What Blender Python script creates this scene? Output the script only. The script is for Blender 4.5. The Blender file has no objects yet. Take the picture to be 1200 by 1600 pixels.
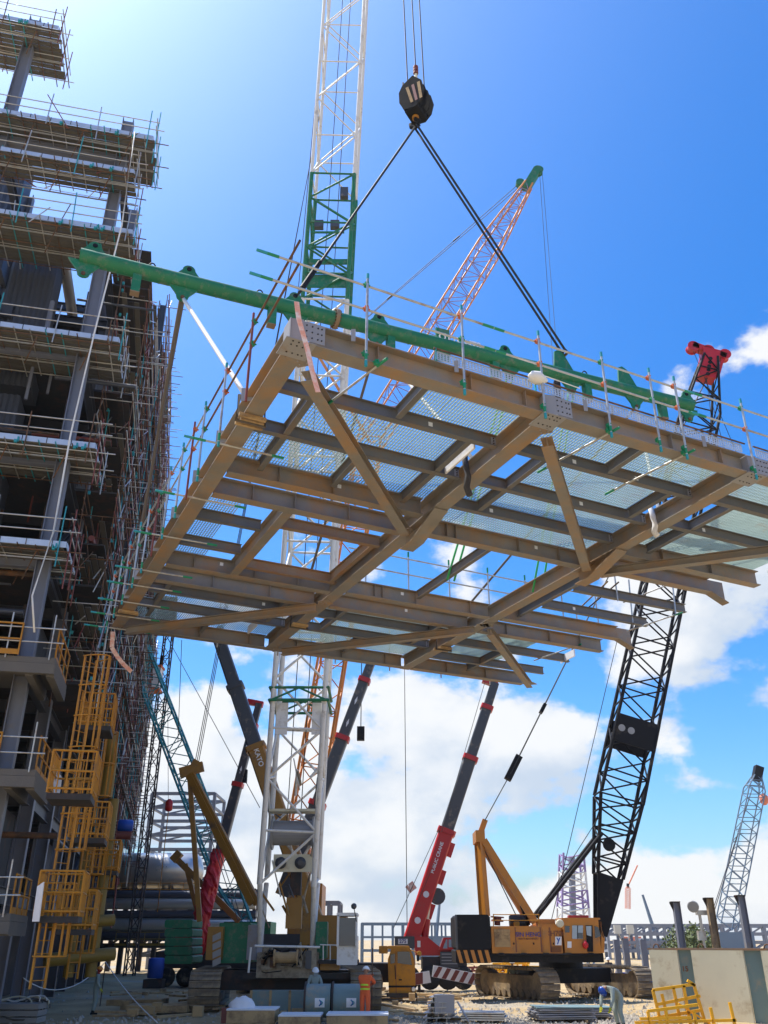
import bpy, math, random
from mathutils import Vector, Matrix
random.seed(7)
R = math.radians
SC = bpy.context.scene
COL = SC.collection
# ------------------------------------------------------------------ camera, sky, sun, exposure
CAM_H, FPX, PITCH = 2.8, 1340.0, math.atan(668 / 1340.0)
cam = bpy.data.cameras.new('camera')
cam.sensor_fit = 'VERTICAL'; cam.sensor_height = 36.0; cam.lens = FPX / 1600 * 36.0
cam.clip_start = 0.1; cam.clip_end = 6000
camo = bpy.data.objects.new('camera', cam); COL.objects.link(camo)
camo.location = (0, 0, CAM_H); camo.rotation_euler = (math.pi / 2 + PITCH, 0, 0)
SC.camera = camo
SC.view_settings.view_transform = 'Standard'; SC.view_settings.look = 'None'
SC.view_settings.exposure = 0.6; SC.view_settings.gamma = 1.0
SUN_EL, SUN_AZ = 65.0, -66.0          # heading measured clockwise from +Y
world = bpy.data.worlds.new('World'); SC.world = world; world.use_nodes = True
def build_world():
    nt = world.node_tree; N = nt.nodes; L = nt.links; N.clear()
    out = N.new('ShaderNodeOutputWorld')
    sky = N.new('ShaderNodeTexSky'); sky.sky_type = 'NISHITA'; sky.sun_disc = False
    sky.sun_elevation = R(SUN_EL); sky.sun_rotation = R(SUN_AZ)
    sky.air_density = 1.0; sky.dust_density = 1.9; sky.ozone_density = 3.0
    hsv = N.new('ShaderNodeHueSaturation'); hsv.inputs['Saturation'].default_value = 1.5
    L.new(sky.outputs[0], hsv.inputs['Color'])
    tint = N.new('ShaderNodeMix'); tint.data_type = 'RGBA'; tint.blend_type = 'MULTIPLY'; tint.inputs[0].default_value = 1
    tint.inputs[7].default_value = (0.84, 1.06, 1.22, 1)
    L.new(hsv.outputs[0], tint.inputs[6])
    bg = N.new('ShaderNodeBackground'); bg.inputs[1].default_value = 0.135
    L.new(tint.outputs[2], bg.inputs[0])
    # cumulus: noise over the direction, denser low in the sky
    tc = N.new('ShaderNodeTexCoord'); sep = N.new('ShaderNodeSeparateXYZ'); L.new(tc.outputs['Generated'], sep.inputs[0])
    def math_(op, a, b=None, clamp=False):
        m = N.new('ShaderNodeMath'); m.operation = op; m.use_clamp = clamp
        for i, v in enumerate((a, b)):
            if v is None: continue
            if isinstance(v, (int, float)): m.inputs[i].default_value = v
            else: L.new(v, m.inputs[i])
        return m.outputs[0]
    def mapr(v, a, b, c, d, smooth=True):
        m = N.new('ShaderNodeMapRange'); m.interpolation_type = 'SMOOTHSTEP' if smooth else 'LINEAR'
        L.new(v, m.inputs[0])
        for i, k in zip((1, 2, 3, 4), (a, b, c, d)): m.inputs[i].default_value = k
        return m.outputs[0]
    mp = N.new('ShaderNodeMapping'); mp.inputs['Scale'].default_value = (1.0, 1.0, 1.55); mp.inputs['Location'].default_value = (9.4, 3.1, 1.5)
    L.new(tc.outputs['Generated'], mp.inputs[0])
    n1 = N.new('ShaderNodeTexNoise'); n1.inputs['Scale'].default_value = 4.6; n1.inputs['Detail'].default_value = 12; n1.inputs['Roughness'].default_value = 0.56
    L.new(mp.outputs[0], n1.inputs['Vector'])
    thr = math_('ADD', mapr(sep.outputs[2], 0.0, 0.34, 0.37, 0.49, False), mapr(sep.outputs[2], 0.34, 0.66, 0.0, 0.2, False))
    d = math_('SUBTRACT', n1.outputs[0], thr)
    mask = mapr(d, -0.005, 0.07, 0.0, 0.97)
    # cloud shading: darker towards the base, from a shifted copy of the same noise
    mp2 = N.new('ShaderNodeMapping'); mp2.inputs['Scale'].default_value = (1.0, 1.0, 1.55); mp2.inputs['Location'].default_value = (9.36, 3.1, 1.58)
    L.new(tc.outputs['Generated'], mp2.inputs[0])
    n2 = N.new('ShaderNodeTexNoise'); n2.inputs['Scale'].default_value = 4.6; n2.inputs['Detail'].default_value = 6; n2.inputs['Roughness'].default_value = 0.5
    L.new(mp2.outputs[0], n2.inputs['Vector'])
    sh = mapr(math_('SUBTRACT', n1.outputs[0], n2.outputs[0]), -0.14, 0.10, 0.0, 1.0)
    cr = N.new('ShaderNodeMix'); cr.data_type = 'RGBA'
    cr.inputs[6].default_value = (0.62, 0.72, 0.85, 1); cr.inputs[7].default_value = (0.99, 1.0, 1.0, 1)
    L.new(sh, cr.inputs[0])
    bg2 = N.new('ShaderNodeBackground'); bg2.inputs[1].default_value = 0.66
    L.new(cr.outputs[2], bg2.inputs[0])
    mx = N.new('ShaderNodeMixShader'); L.new(mask, mx.inputs[0]); L.new(bg.outputs[0], mx.inputs[1]); L.new(bg2.outputs[0], mx.inputs[2])
    L.new(mx.outputs[0], out.inputs[0])
build_world()
sun = bpy.data.lights.new('sun', 'SUN'); sun.energy = 4.6; sun.angle = R(0.5); sun.color = (1.0, 0.95, 0.86)
suno = bpy.data.objects.new('sun', sun); COL.objects.link(suno)
sd = Vector((math.sin(R(SUN_AZ)) * math.cos(R(SUN_EL)), math.cos(R(SUN_AZ)) * math.cos(R(SUN_EL)), math.sin(R(SUN_EL))))
suno.rotation_euler = (-sd).to_track_quat('-Z', 'Y').to_euler(); suno.location = (-40, 10, 80)
# ------------------------------------------------------------------ layout helpers (surveying the place)
CP, SP = math.cos(PITCH), math.sin(PITCH)
def ray(u, v):
    x, y = u - 600.0, 800.0 - v
    return Vector((x, FPX * CP - y * SP, y * CP + FPX * SP))
def PZ(u, v, z):
    r = ray(u, v); return Vector((0, 0, CAM_H)) + r * ((z - CAM_H) / r.z)
def PY(u, v, Y):
    r = ray(u, v); return Vector((0, 0, CAM_H)) + r * (Y / r.y)
def G(u, Y):                                    # a point on the ground at forward distance Y
    d = Y * CP - CAM_H * SP
    return Vector(((u - 600) * d / FPX, Y, 0))
V = Vector
def lerp(a, b, t): return a + (b - a) * t
# ------------------------------------------------------------------ materials
def mat(name, c, rough=0.6, metal=0.0, var=0.18, scale=3.0, dirt=None, dirt_amt=0.35, dirt_scale=1.3, bump=0.0, bscale=40, spec=0.5):
    m = bpy.data.materials.new(name); m.use_nodes = True
    nt = m.node_tree; N = nt.nodes; L = nt.links
    b = N['Principled BSDF']; b.inputs['Metallic'].default_value = metal
    b.inputs['Specular IOR Level'].default_value = spec
    tc = N.new('ShaderNodeTexCoord')
    n = N.new('ShaderNodeTexNoise'); n.inputs['Scale'].default_value = scale; n.inputs['Detail'].default_value = 6; n.inputs['Roughness'].default_value = 0.65
    L.new(tc.outputs['Object'], n.inputs['Vector'])
    mx = N.new('ShaderNodeMix'); mx.data_type = 'RGBA'
    mx.inputs[6].default_value = tuple(k * (1 - var) for k in c) + (1,)
    mx.inputs[7].default_value = tuple(min(1, k * (1 + var)) for k in c) + (1,)
    L.new(n.outputs[0], mx.inputs[0]); col = mx.outputs[2]
    if dirt:
        n2 = N.new('ShaderNodeTexNoise'); n2.inputs['Scale'].default_value = dirt_scale; n2.inputs['Detail'].default_value = 8; n2.inputs['Roughness'].default_value = 0.7
        L.new(tc.outputs['Object'], n2.inputs['Vector'])
        mr = N.new('ShaderNodeMapRange'); L.new(n2.outputs[0], mr.inputs[0])
        mr.inputs[1].default_value = 0.62 - dirt_amt * 0.4; mr.inputs[2].default_value = 0.80 - dirt_amt * 0.3
        m2 = N.new('ShaderNodeMix'); m2.data_type = 'RGBA'; L.new(mr.outputs[0], m2.inputs[0]); L.new(col, m2.inputs[6])
        m2.inputs[7].default_value = tuple(dirt) + (1,); col = m2.outputs[2]
    L.new(col, b.inputs['Base Color'])
    r2 = N.new('ShaderNodeMapRange'); L.new(n.outputs[0], r2.inputs[0]); r2.inputs[3].default_value = max(0.03, rough - 0.1); r2.inputs[4].default_value = min(1, rough + 0.12)
    L.new(r2.outputs[0], b.inputs['Roughness'])
    if bump:
        n3 = N.new('ShaderNodeTexNoise'); n3.inputs['Scale'].default_value = bscale; n3.inputs['Detail'].default_value = 5
        L.new(tc.outputs['Object'], n3.inputs['Vector'])
        bp = N.new('ShaderNodeBump'); bp.inputs['Strength'].default_value = bump; bp.inputs['Distance'].default_value = 0.05
        L.new(n3.outputs[0], bp.inputs['Height']); L.new(bp.outputs[0], b.inputs['Normal'])
    return m
RUST = (0.20, 0.085, 0.03); DUST = (0.36, 0.28, 0.18)
M = {}
M['primer'] = mat('primer_steel', (0.235, 0.212, 0.185), 0.5, 0, 0.34, 1.3, (0.37, 0.21, 0.09), 0.44, 0.7, 0.08, 60)
M['primer_grey'] = mat('grey_primer_steel', (0.145, 0.143, 0.142), 0.55, 0, 0.28, 1.6, (0.24, 0.15, 0.08), 0.30, 0.9, 0.08, 60)
M['primer_rust'] = mat('rusty_primer_steel', (0.24, 0.17, 0.11), 0.6, 0, 0.2, 2.2, (0.28, 0.13, 0.05), 0.45, 1.4)
M['plate_grey'] = mat('grey_plate', (0.29, 0.29, 0.31), 0.5, 0, 0.1, 3, (0.3, 0.2, 0.12), 0.15)
M['galv'] = mat('galvanised_tube', (0.52, 0.52, 0.50), 0.38, 0.55, 0.2, 5, (0.33, 0.20, 0.11), 0.25, 2.0)
M['grating'] = mat('galvanised_grating', (0.42, 0.55, 0.50), 0.42, 0.15, 0.15, 2, (0.42, 0.35, 0.25), 0.18, 0.8)
M['toe'] = mat('galvanised_toe_board', (0.55, 0.60, 0.66), 0.35, 0.4, 0.15, 3)
M['teal'] = mat('teal_paint', (0.02, 0.30, 0.36), 0.5, 0, 0.2)
M['green'] = mat('green_crane_paint', (0.006, 0.165, 0.075), 0.55, 0, 0.3, 1.8, (0.16, 0.19, 0.13), 0.26, 3.5)
M['green_mark'] = mat('green_tape', (0.01, 0.25, 0.12), 0.5)
M['redclamp'] = mat('orange_coupler', (0.55, 0.13, 0.04), 0.6, 0, 0.2)
M['redtube'] = mat('red_brown_tube', (0.20, 0.05, 0.04), 0.6, 0, 0.25)
M['rusty'] = mat('rusty_tube', (0.08, 0.05, 0.033), 0.75, 0, 0.35, 6, RUST, 0.5, 3)
M['cable'] = mat('black_wire_rope', (0.02, 0.02, 0.022), 0.6)
M['cable_grey'] = mat('grey_wire_rope', (0.10, 0.10, 0.11), 0.55)
M['black'] = mat('black_paint', (0.010, 0.010, 0.012), 0.6, 0, 0.3, 3, (0.07, 0.055, 0.04), 0.15, spec=0.2)
M['black_matte'] = mat('worn_black_paint', (0.012, 0.012, 0.014), 0.85, 0, 0.3, 3, (0.05, 0.035, 0.025), 0.25, spec=0.15)
M['darkgrey'] = mat('dark_grey_paint', (0.06, 0.065, 0.075), 0.45, 0, 0.2, 3, DUST, 0.12)
M['boomgrey'] = mat('grey_paint_and_lit_boom', (0.30, 0.30, 0.30), 0.4, 0, 0.1, 2)  # plain grey paint, also the painted lit side of the dark booms
M['white'] = mat('white_crane_paint', (0.74, 0.73, 0.70), 0.45, 0, 0.08, 2, (0.40, 0.34, 0.26), 0.22, 2.0)
M['cream_dirty'] = mat('dirty_cream_machinery', (0.34, 0.29, 0.21), 0.7, 0, 0.25, 2.5, (0.12, 0.08, 0.05), 0.45, 2.0)
M['cream'] = mat('cream_paint', (0.66, 0.62, 0.46), 0.6, 0, 0.1, 1.2, (0.38, 0.28, 0.15), 0.24, 1.1)
M['orange'] = mat('orange_crane_paint', (0.50, 0.19, 0.02), 0.45, 0, 0.12, 1.5, (0.30, 0.15, 0.06), 0.25, 1.2)
M['lattice_orange'] = mat('orange_lattice_paint', (0.68, 0.24, 0.04), 0.5, 0, 0.12, 1.5, (0.62, 0.55, 0.45), 0.12)
M['yellow'] = mat('yellow_safety_paint', (0.44, 0.185, 0.004), 0.6, 0, 0.2, 2, (0.22, 0.11, 0.03), 0.32, 2.5)  # darker yellow, toned for ladders standing in shade
M['yellow_sunlit'] = mat('sunlit_yellow_paint', (0.82, 0.43, 0.008), 0.45, 0, 0.08, 2)  # sunlit copy of the safety yellow, sunshine put into the colour
M['yellow_pipe'] = mat('yellow_ochre_pipe', (0.19, 0.125, 0.012), 0.5, 0, 0.2, 1)
M['gold'] = mat('ochre_gantry_paint', (0.33, 0.16, 0.02), 0.5, 0, 0.15, 2, (0.12, 0.08, 0.05), 0.25)
M['red'] = mat('red_crane_paint', (0.50, 0.012, 0.016), 0.38, 0, 0.1, 2, (0.30, 0.06, 0.05), 0.12)
M['tealboom'] = mat('teal_lattice_paint', (0.03, 0.25, 0.28), 0.5, 0, 0.12, 2)
M['steel_blue'] = mat('blue_grey_column', (0.16, 0.175, 0.225), 0.5, 0, 0.14, 0.8, (0.20, 0.17, 0.14), 0.16)
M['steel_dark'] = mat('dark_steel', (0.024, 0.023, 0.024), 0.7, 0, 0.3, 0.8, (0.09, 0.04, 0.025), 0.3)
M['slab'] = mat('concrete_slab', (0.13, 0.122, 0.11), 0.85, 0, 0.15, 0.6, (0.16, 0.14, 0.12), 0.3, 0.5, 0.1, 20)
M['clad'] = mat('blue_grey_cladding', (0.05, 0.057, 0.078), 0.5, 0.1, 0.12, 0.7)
M['plank'] = mat('scaffold_board', (0.105, 0.098, 0.08), 0.8, 0, 0.25, 1.5, (0.11, 0.09, 0.06), 0.35, 1.0, 0.1, 30)
M['timber'] = mat('timber', (0.46, 0.31, 0.15), 0.85, 0, 0.25, 2, (0.16, 0.10, 0.06), 0.35, 1.5, 0.2, 25)
M['track'] = mat('dusty_track_steel', (0.17, 0.13, 0.09), 0.8, 0, 0.35, 3, (0.40, 0.29, 0.16), 0.45, 1.2, 0.2, 20)
M['rubber'] = mat('rubber', (0.022, 0.021, 0.02), 0.85, 0, 0.3, 4, DUST, 0.2)
M['glass'] = mat('cab_glass', (0.03, 0.045, 0.06), 0.06, 0, 0.05, 1, spec=0.9)
M['glass_pale'] = mat('pale_cab_glass', (0.30, 0.38, 0.44), 0.08, 0, 0.1, 1, spec=0.9)
M['silver'] = mat('insulated_vessel_cladding', (0.62, 0.60, 0.56), 0.3, 0.7, 0.06, 0.5)
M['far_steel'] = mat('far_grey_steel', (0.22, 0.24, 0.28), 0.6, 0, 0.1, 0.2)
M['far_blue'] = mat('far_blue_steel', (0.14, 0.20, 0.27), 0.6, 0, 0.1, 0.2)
M['purple'] = mat('purple_paint', (0.30, 0.22, 0.42), 0.6, 0, 0.1)
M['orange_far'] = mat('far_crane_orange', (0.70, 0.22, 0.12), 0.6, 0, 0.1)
M['blue'] = mat('blue_plastic', (0.015, 0.08, 0.42), 0.4, 0, 0.1)
M['webbing_dark'] = mat('dark_webbing', (0.12, 0.10, 0.085), 0.9, 0, 0.2, 8)
M['webbing_white'] = mat('white_webbing', (0.78, 0.77, 0.74), 0.85, 0, 0.08, 8)
M['webbing_green'] = mat('green_webbing', (0.05, 0.42, 0.12), 0.85, 0, 0.1, 8)
M['tape'] = mat('red_white_tape', (0.80, 0.36, 0.26), 0.7, 0, 0.15, 6, (0.85, 0.75, 0.7), 0.5, 5)
M['lettering_white'] = mat('white_lettering', (0.8, 0.8, 0.8), 0.6, 0, 0.03)
M['lettering_blue'] = mat('navy_lettering', (0.07, 0.05, 0.20), 0.6, 0, 0.03)
M['lettering_brown'] = mat('brown_lettering', (0.20, 0.07, 0.03), 0.6, 0, 0.03)
M['skin'] = mat('skin', (0.32, 0.17, 0.10), 0.6, 0, 0.08)
M['coverall'] = mat('grey_green_coverall', (0.25, 0.31, 0.29), 0.9, 0, 0.15, 6, bump=0.2, bscale=14)
M['pale_coverall'] = mat('pale_coverall', (0.36, 0.41, 0.36), 0.9, 0, 0.12, 6, bump=0.2, bscale=14)
M['dark_cloth'] = mat('dark_workwear', (0.05, 0.05, 0.06), 0.9, 0, 0.15, 6)
M['orange_cloth'] = mat('orange_coverall', (0.78, 0.13, 0.035), 0.9, 0, 0.12, 6, bump=0.2, bscale=14)
M['hivis'] = mat('hi_vis_strip', (0.50, 0.75, 0.04), 0.7, 0, 0.05)
M['helmet_white'] = mat('white_helmet', (0.78, 0.79, 0.80), 0.3, 0, 0.04)
M['helmet_blue'] = mat('blue_helmet', (0.01, 0.07, 0.42), 0.3, 0, 0.05)
M['helmet_orange'] = mat('orange_helmet', (0.72, 0.27, 0.03), 0.3, 0, 0.05)
M['glove'] = mat('yellow_glove', (0.62, 0.58, 0.03), 0.9, 0, 0.1)
M['redcloth'] = mat('red_face_cloth', (0.30, 0.02, 0.02), 0.9, 0, 0.1)
M['sheet_white'] = mat('white_sheeting', (0.74, 0.74, 0.76), 0.7, 0, 0.06, 3, bump=0.3, bscale=6)
M['tarp_red'] = mat('red_tarpaulin', (0.62, 0.015, 0.03), 0.5, 0, 0.2, 4, bump=0.6, bscale=5)
M['drumgreen'] = mat('grey_green_drum', (0.16, 0.24, 0.24), 0.5, 0, 0.1, 2, DUST, 0.2)
M['leaf'] = mat('shrub_leaf', (0.10, 0.13, 0.04), 0.7, 0, 0.35, 3)
# ------------------------------------------------------------------ mesh builder
class MB:
    def __init__(s): s.v = []; s.f = []; s.sm = []
    def add(s, vs, fs, smooth=False):
        o = len(s.v); s.v += [tuple(p) for p in vs]; s.f += [tuple(i + o for i in f) for f in fs]; s.sm += [smooth] * len(fs); return s
    def box(s, c, size, ax=None):
        c = V(c); X, Y, Z = ax if ax else (V((1, 0, 0)), V((0, 1, 0)), V((0, 0, 1)))
        hx, hy, hz = (k / 2 for k in size)
        vs = [c + X * (i * hx) + Y * (j * hy) + Z * (k * hz) for i in (-1, 1) for j in (-1, 1) for k in (-1, 1)]
        return s.add(vs, [(0, 1, 3, 2), (4, 6, 7, 5), (0, 4, 5, 1), (2, 3, 7, 6), (0, 2, 6, 4), (1, 5, 7, 3)])
    def bar(s, p0, p1, w, h, up=(0, 0, 1)):
        p0, p1 = V(p0), V(p1); Z, X, Y = frame(p0, p1, up)
        return s.box((p0 + p1) / 2, (w, h, (p1 - p0).length), (X, Y, Z))
    def tube(s, p0, p1, r, n=8, r1=None, caps=True):
        p0, p1 = V(p0), V(p1); Z, X, Y = frame(p0, p1, (0, 0, 1)); r1 = r if r1 is None else r1
        vs = []
        for p, q in ((p0, r), (p1, r1)):
            for i in range(n):
                a = 2 * math.pi * i / n; vs.append(p + X * (q * math.cos(a)) + Y * (q * math.sin(a)))
        s.add(vs, [(i, (i + 1) % n, n + (i + 1) % n, n + i) for i in range(n)], True)
        if caps: s.add(vs, [tuple(range(n - 1, -1, -1)), tuple(range(n, 2 * n))])
        return s
    def path(s, pts, r, n=6):
        pts = [V(p) for p in pts]; rings = []; up = V((0, 0, 1))
        for i, p in enumerate(pts):
            d = (pts[min(i + 1, len(pts) - 1)] - pts[max(i - 1, 0)]).normalized()
            X = d.cross(up)
            if X.length < 1e-3: X = d.cross(V((1, 0, 0)))
            X.normalize(); Y = X.cross(d)
            rings.append([p + X * (r * math.cos(2 * math.pi * k / n)) + Y * (r * math.sin(2 * math.pi * k / n)) for k in range(n)])
        vs = [q for g in rings for q in g]; fs = []
        for i in range(len(pts) - 1):
            for k in range(n): fs.append((i * n + k, i * n + (k + 1) % n, (i + 1) * n + (k + 1) % n, (i + 1) * n + k))
        fs += [tuple(range(n - 1, -1, -1)), tuple(range((len(pts) - 1) * n, len(pts) * n))]
        return s.add(vs, fs, True)
    def ibeam(s, p0, p1, d, w, tf=0.025, tw=0.015, up=(0, 0, 1)):
        """I section; p0-p1 runs along the TOP of the beam's depth centre line."""
        p0, p1 = V(p0), V(p1); Z, X, Y = frame(p0, p1, up)
        h = d / 2; a = w / 2; t = tw / 2
        pr = [(-a, -h), (a, -h), (a, -h + tf), (t, -h + tf), (t, h - tf), (a, h - tf), (a, h), (-a, h), (-a, h - tf), (-t, h - tf), (-t, -h + tf), (-a, -h + tf)]
        vs = [p + X * x + Y * y for p in (p0, p1) for x, y in pr]; n = 12
        return s.add(vs, [(i, (i + 1) % n, n + (i + 1) % n, n + i) for i in range(n)] + [tuple(range(n - 1, -1, -1)), tuple(range(n, 2 * n))])
    def prism(s, pts, off):
        """polygon (list of points) extruded by the vector off"""
        pts = [V(p) for p in pts]; n = len(pts); off = V(off)
        vs = pts + [p + off for p in pts]
        return s.add(vs, [(i, (i + 1) % n, n + (i + 1) % n, n + i) for i in range(n)] + [tuple(range(n - 1, -1, -1)), tuple(range(n, 2 * n))])
    def lathe(s, p0, axis, prof, n=20, smooth=True):
        p0 = V(p0); Z = V(axis).normalized(); X = Z.orthogonal().normalized(); Y = Z.cross(X)
        vs = [p0 + Z * h + X * (r * math.cos(2 * math.pi * k / n)) + Y * (r * math.sin(2 * math.pi * k / n)) for h, r in prof for k in range(n)]
        fs = [(i * n + k, i * n + (k + 1) % n, (i + 1) * n + (k + 1) % n, (i + 1) * n + k) for i in range(len(prof) - 1) for k in range(n)]
        s.add(vs, fs, smooth)
        return s.add(vs, [tuple(range(n - 1, -1, -1)), tuple(range((len(prof) - 1) * n, len(prof) * n))])
    def obj(s, name, m, parent=None, kind=None):
        me = bpy.data.meshes.new(name); me.from_pydata(s.v, [], s.f)
        me.polygons.foreach_set('use_smooth', s.sm); me.validate(); me.update()
        me.materials.append(M[m] if isinstance(m, str) else m)
        return link(name, me, parent, kind)
def frame(p0, p1, up):
    Z = (p1 - p0).normalized(); up = V(up)
    X = Z.cross(up)
    if X.length < 1e-3: X = Z.cross(V((0, 1, 0)))
    X.normalize(); return Z, X, X.cross(Z)
def link(name, data, parent=None, kind=None):
    o = bpy.data.objects.new(name, data); COL.objects.link(o)
    if parent is not None:
        o.parent = parent
        q = parent; off = V((0, 0, 0))
        while q is not None: off += q.location; q = q.parent
        o.location = -off if not parent.get('_local') else V((0, 0, 0))
    if kind: o['kind'] = kind
    return o
def thing(name, label, cat, loc=(0, 0, 0), group=None):
    o = bpy.data.objects.new(name, None); COL.objects.link(o); o.location = loc; o.empty_display_size = 0.3
    return tag(o, label, cat, group)
def tag(o, label, cat, group=None):
    o['label'] = label; o['category'] = cat
    if group: o['group'] = group
    return o
def T(name, p0, p1, r, m, parent=None, n=8, r1=None): return MB().tube(p0, p1, r, n, r1).obj(name, m, parent)
def BAR(name, p0, p1, w, h, m, parent=None, up=(0, 0, 1)): return MB().bar(p0, p1, w, h, up).obj(name, m, parent)
def IB(name, p0, p1, d, w, m, parent=None, tf=0.025, tw=0.016, up=(0, 0, 1)): return MB().ibeam(p0, p1, d, w, tf, tw, up).obj(name, m, parent)
def text(name, s, size, loc, xdir, ydir, m, parent, align='CENTER', ext=0.004):
    cu = bpy.data.curves.new(name, 'FONT'); cu.body = s; cu.size = size; cu.extrude = ext; cu.offset = size * .02; cu.align_x = align; cu.align_y = 'CENTER'
    cu.materials.append(M[m]); o = link(name, cu)
    X = V(xdir).normalized(); Y = V(ydir); Y = (Y - X * Y.dot(X)).normalized(); Zv = X.cross(Y)
    me = bpy.data.meshes.new_from_object(o.evaluated_get(bpy.context.evaluated_depsgraph_get())); bpy.data.objects.remove(o)
    me.name = name; mw = Matrix((X, Y, Zv)).transposed().to_4x4(); mw.translation = V(loc); me.transform(mw)
    if not me.materials: me.materials.append(M[m])
    return link(name, me, parent)
def lattice(parent, p0, p1, w0, w1, n, cr, lr, mc, ml, up=(0, 1, 0), h0=None, h1=None, single=False, cross=True, lace='lacing_bar', chord='chord', e=None):
    """four chords and zigzag lacing between p0 and p1; width w (X axis) and depth h (Y axis)"""
    p0, p1 = V(p0), V(p1); h0 = w0 if h0 is None else h0; h1 = w1 if h1 is None else h1
    Z, X, Y = frame(p0, p1, up)
    def corner(t, i):
        w, h = w0 + (w1 - w0) * t, h0 + (h1 - h0) * t; sx, sy = ((-1, -1), (1, -1), (1, 1), (-1, 1))[i]
        return p0 + (p1 - p0) * t + X * (sx * w / 2) + Y * (sy * h / 2)
    if single:
        mb = MB()
        for i in range(4): mb.tube(corner(0, i), corner(1, i), cr, 5)
        for k in range(n):
            for i in range(4):
                a, b = (k / n, (k + 1) / n) if (k + i) % 2 else ((k + 1) / n, k / n)
                mb.tube(corner(a, i), corner(b, (i + 1) % 4), lr, 4, caps=False)
        return mb.obj(lace, mc, parent, 'stuff')
    for i in range(4): T(chord, corner(0, i), corner(1, i), cr, mc, parent)
    for k in range(n):
        for i in range(4):
            a, b = (k / n, (k + 1) / n) if (k + i) % 2 else ((k + 1) / n, k / n)
            T(lace, corner(a, i), corner(b, (i + 1) % 4), lr, ml, parent, 6)
            if cross and k % 2 == 0: T(lace, corner(a, i), corner(a, (i + 1) % 4), lr, ml, parent, 6)
    return corner
def rope(name, pts, r, m, parent=None): return MB().path(pts, r, 5).obj(name, m, parent)
def sag(p0, p1, s, n=10):
    p0, p1 = V(p0), V(p1)
    return [lerp(p0, p1, i / n) - V((0, 0, s * 4 * (i / n) * (1 - i / n))) for i in range(n + 1)]
# ================================================================== GROUND
def ground_material():
    m = bpy.data.materials.new('sandy_ground'); m.use_nodes = True
    nt = m.node_tree; N = nt.nodes; L = nt.links; b = N['Principled BSDF']; b.inputs['Roughness'].default_value = 0.95
    b.inputs['Specular IOR Level'].default_value = 0.15
    tc = N.new('ShaderNodeTexCoord')
    def noise(s, d, r=0.6):
        n = N.new('ShaderNodeTexNoise'); n.inputs['Scale'].default_value = s; n.inputs['Detail'].default_value = d; n.inputs['Roughness'].default_value = r
        L.new(tc.outputs['Object'], n.inputs['Vector']); return n.outputs[0]
    def mix(f, a, c2):
        x = N.new('ShaderNodeMix'); x.data_type = 'RGBA'; L.new(f, x.inputs[0])
        for i, k in ((6, a), (7, c2)):
            if isinstance(k, tuple): x.inputs[i].default_value = k
            else: L.new(k, x.inputs[i])
        return x.outputs[2]
    def rng(v, a, c2):
        r = N.new('ShaderNodeMapRange'); L.new(v, r.inputs[0]); r.inputs[1].default_value = a; r.inputs[2].default_value = c2; return r.outputs[0]
    c1 = mix(rng(noise(0.35, 8), 0.35, 0.65), (0.35, 0.25, 0.135, 1), (0.52, 0.39, 0.215, 1))
    c2 = mix(rng(noise(0.12, 6), 0.52, 0.66), c1, (0.36, 0.33, 0.28, 1))
    c3 = mix(rng(noise(7, 6, 0.8), 0.55, 0.75), c2, (0.20, 0.17, 0.13, 1))
    L.new(c3, b.inputs['Base Color'])
    bp = N.new('ShaderNodeBump'); bp.inputs['Strength'].default_value = 0.7; bp.inputs['Distance'].default_value = 0.12
    L.new(noise(4, 9, 0.75), bp.inputs['Height']); L.new(bp.outputs[0], b.inputs['Normal'])
    return m
M['ground'] = ground_material()
def build_ground():
    # one sheet: finely divided with low ruts where the camera can see it, coarse out to the horizon
    xs = [-1800, -300, -60] + [-30 + i * 0.75 for i in range(81)] + [60, 300, 1800]
    ys = [-300, -40, 0, 20] + [33 + i * 0.75 for i in range(60)] + [90, 120, 200, 500, 1500, 4000]
    rnd = random.Random(3); ph = [rnd.uniform(0, 6.28) for _ in range(8)]
    def hgt(x, y):
        if not (-29 < x < 29 and 34 < y < 76): return 0.0
        e = min(1, (29 - abs(x)) / 4, (y - 34) / 3, (76 - y) / 6)
        h = 0.05 * math.sin(x * 0.9 + ph[0] + 0.7 * math.sin(y * 0.4)) + 0.04 * math.sin(y * 1.3 + ph[1] + x * 0.35) + 0.03 * math.sin(x * 2.3 + y * 1.7 + ph[2])
        return (h - 0.05) * e + rnd.uniform(-0.02, 0.02) * e
    nx, ny = len(xs), len(ys)
    vs = [(x, y, hgt(x, y)) for y in ys for x in xs]
    fs = [(j * nx + i, j * nx + i + 1, (j + 1) * nx + i + 1, (j + 1) * nx + i) for j in range(ny - 1) for i in range(nx - 1)]
    mb = MB(); mb.add(vs, fs, True); o = mb.obj('ground', 'ground'); o['kind'] = 'structure'; o['label'] = 'sandy rutted construction ground'
build_ground()
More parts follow.
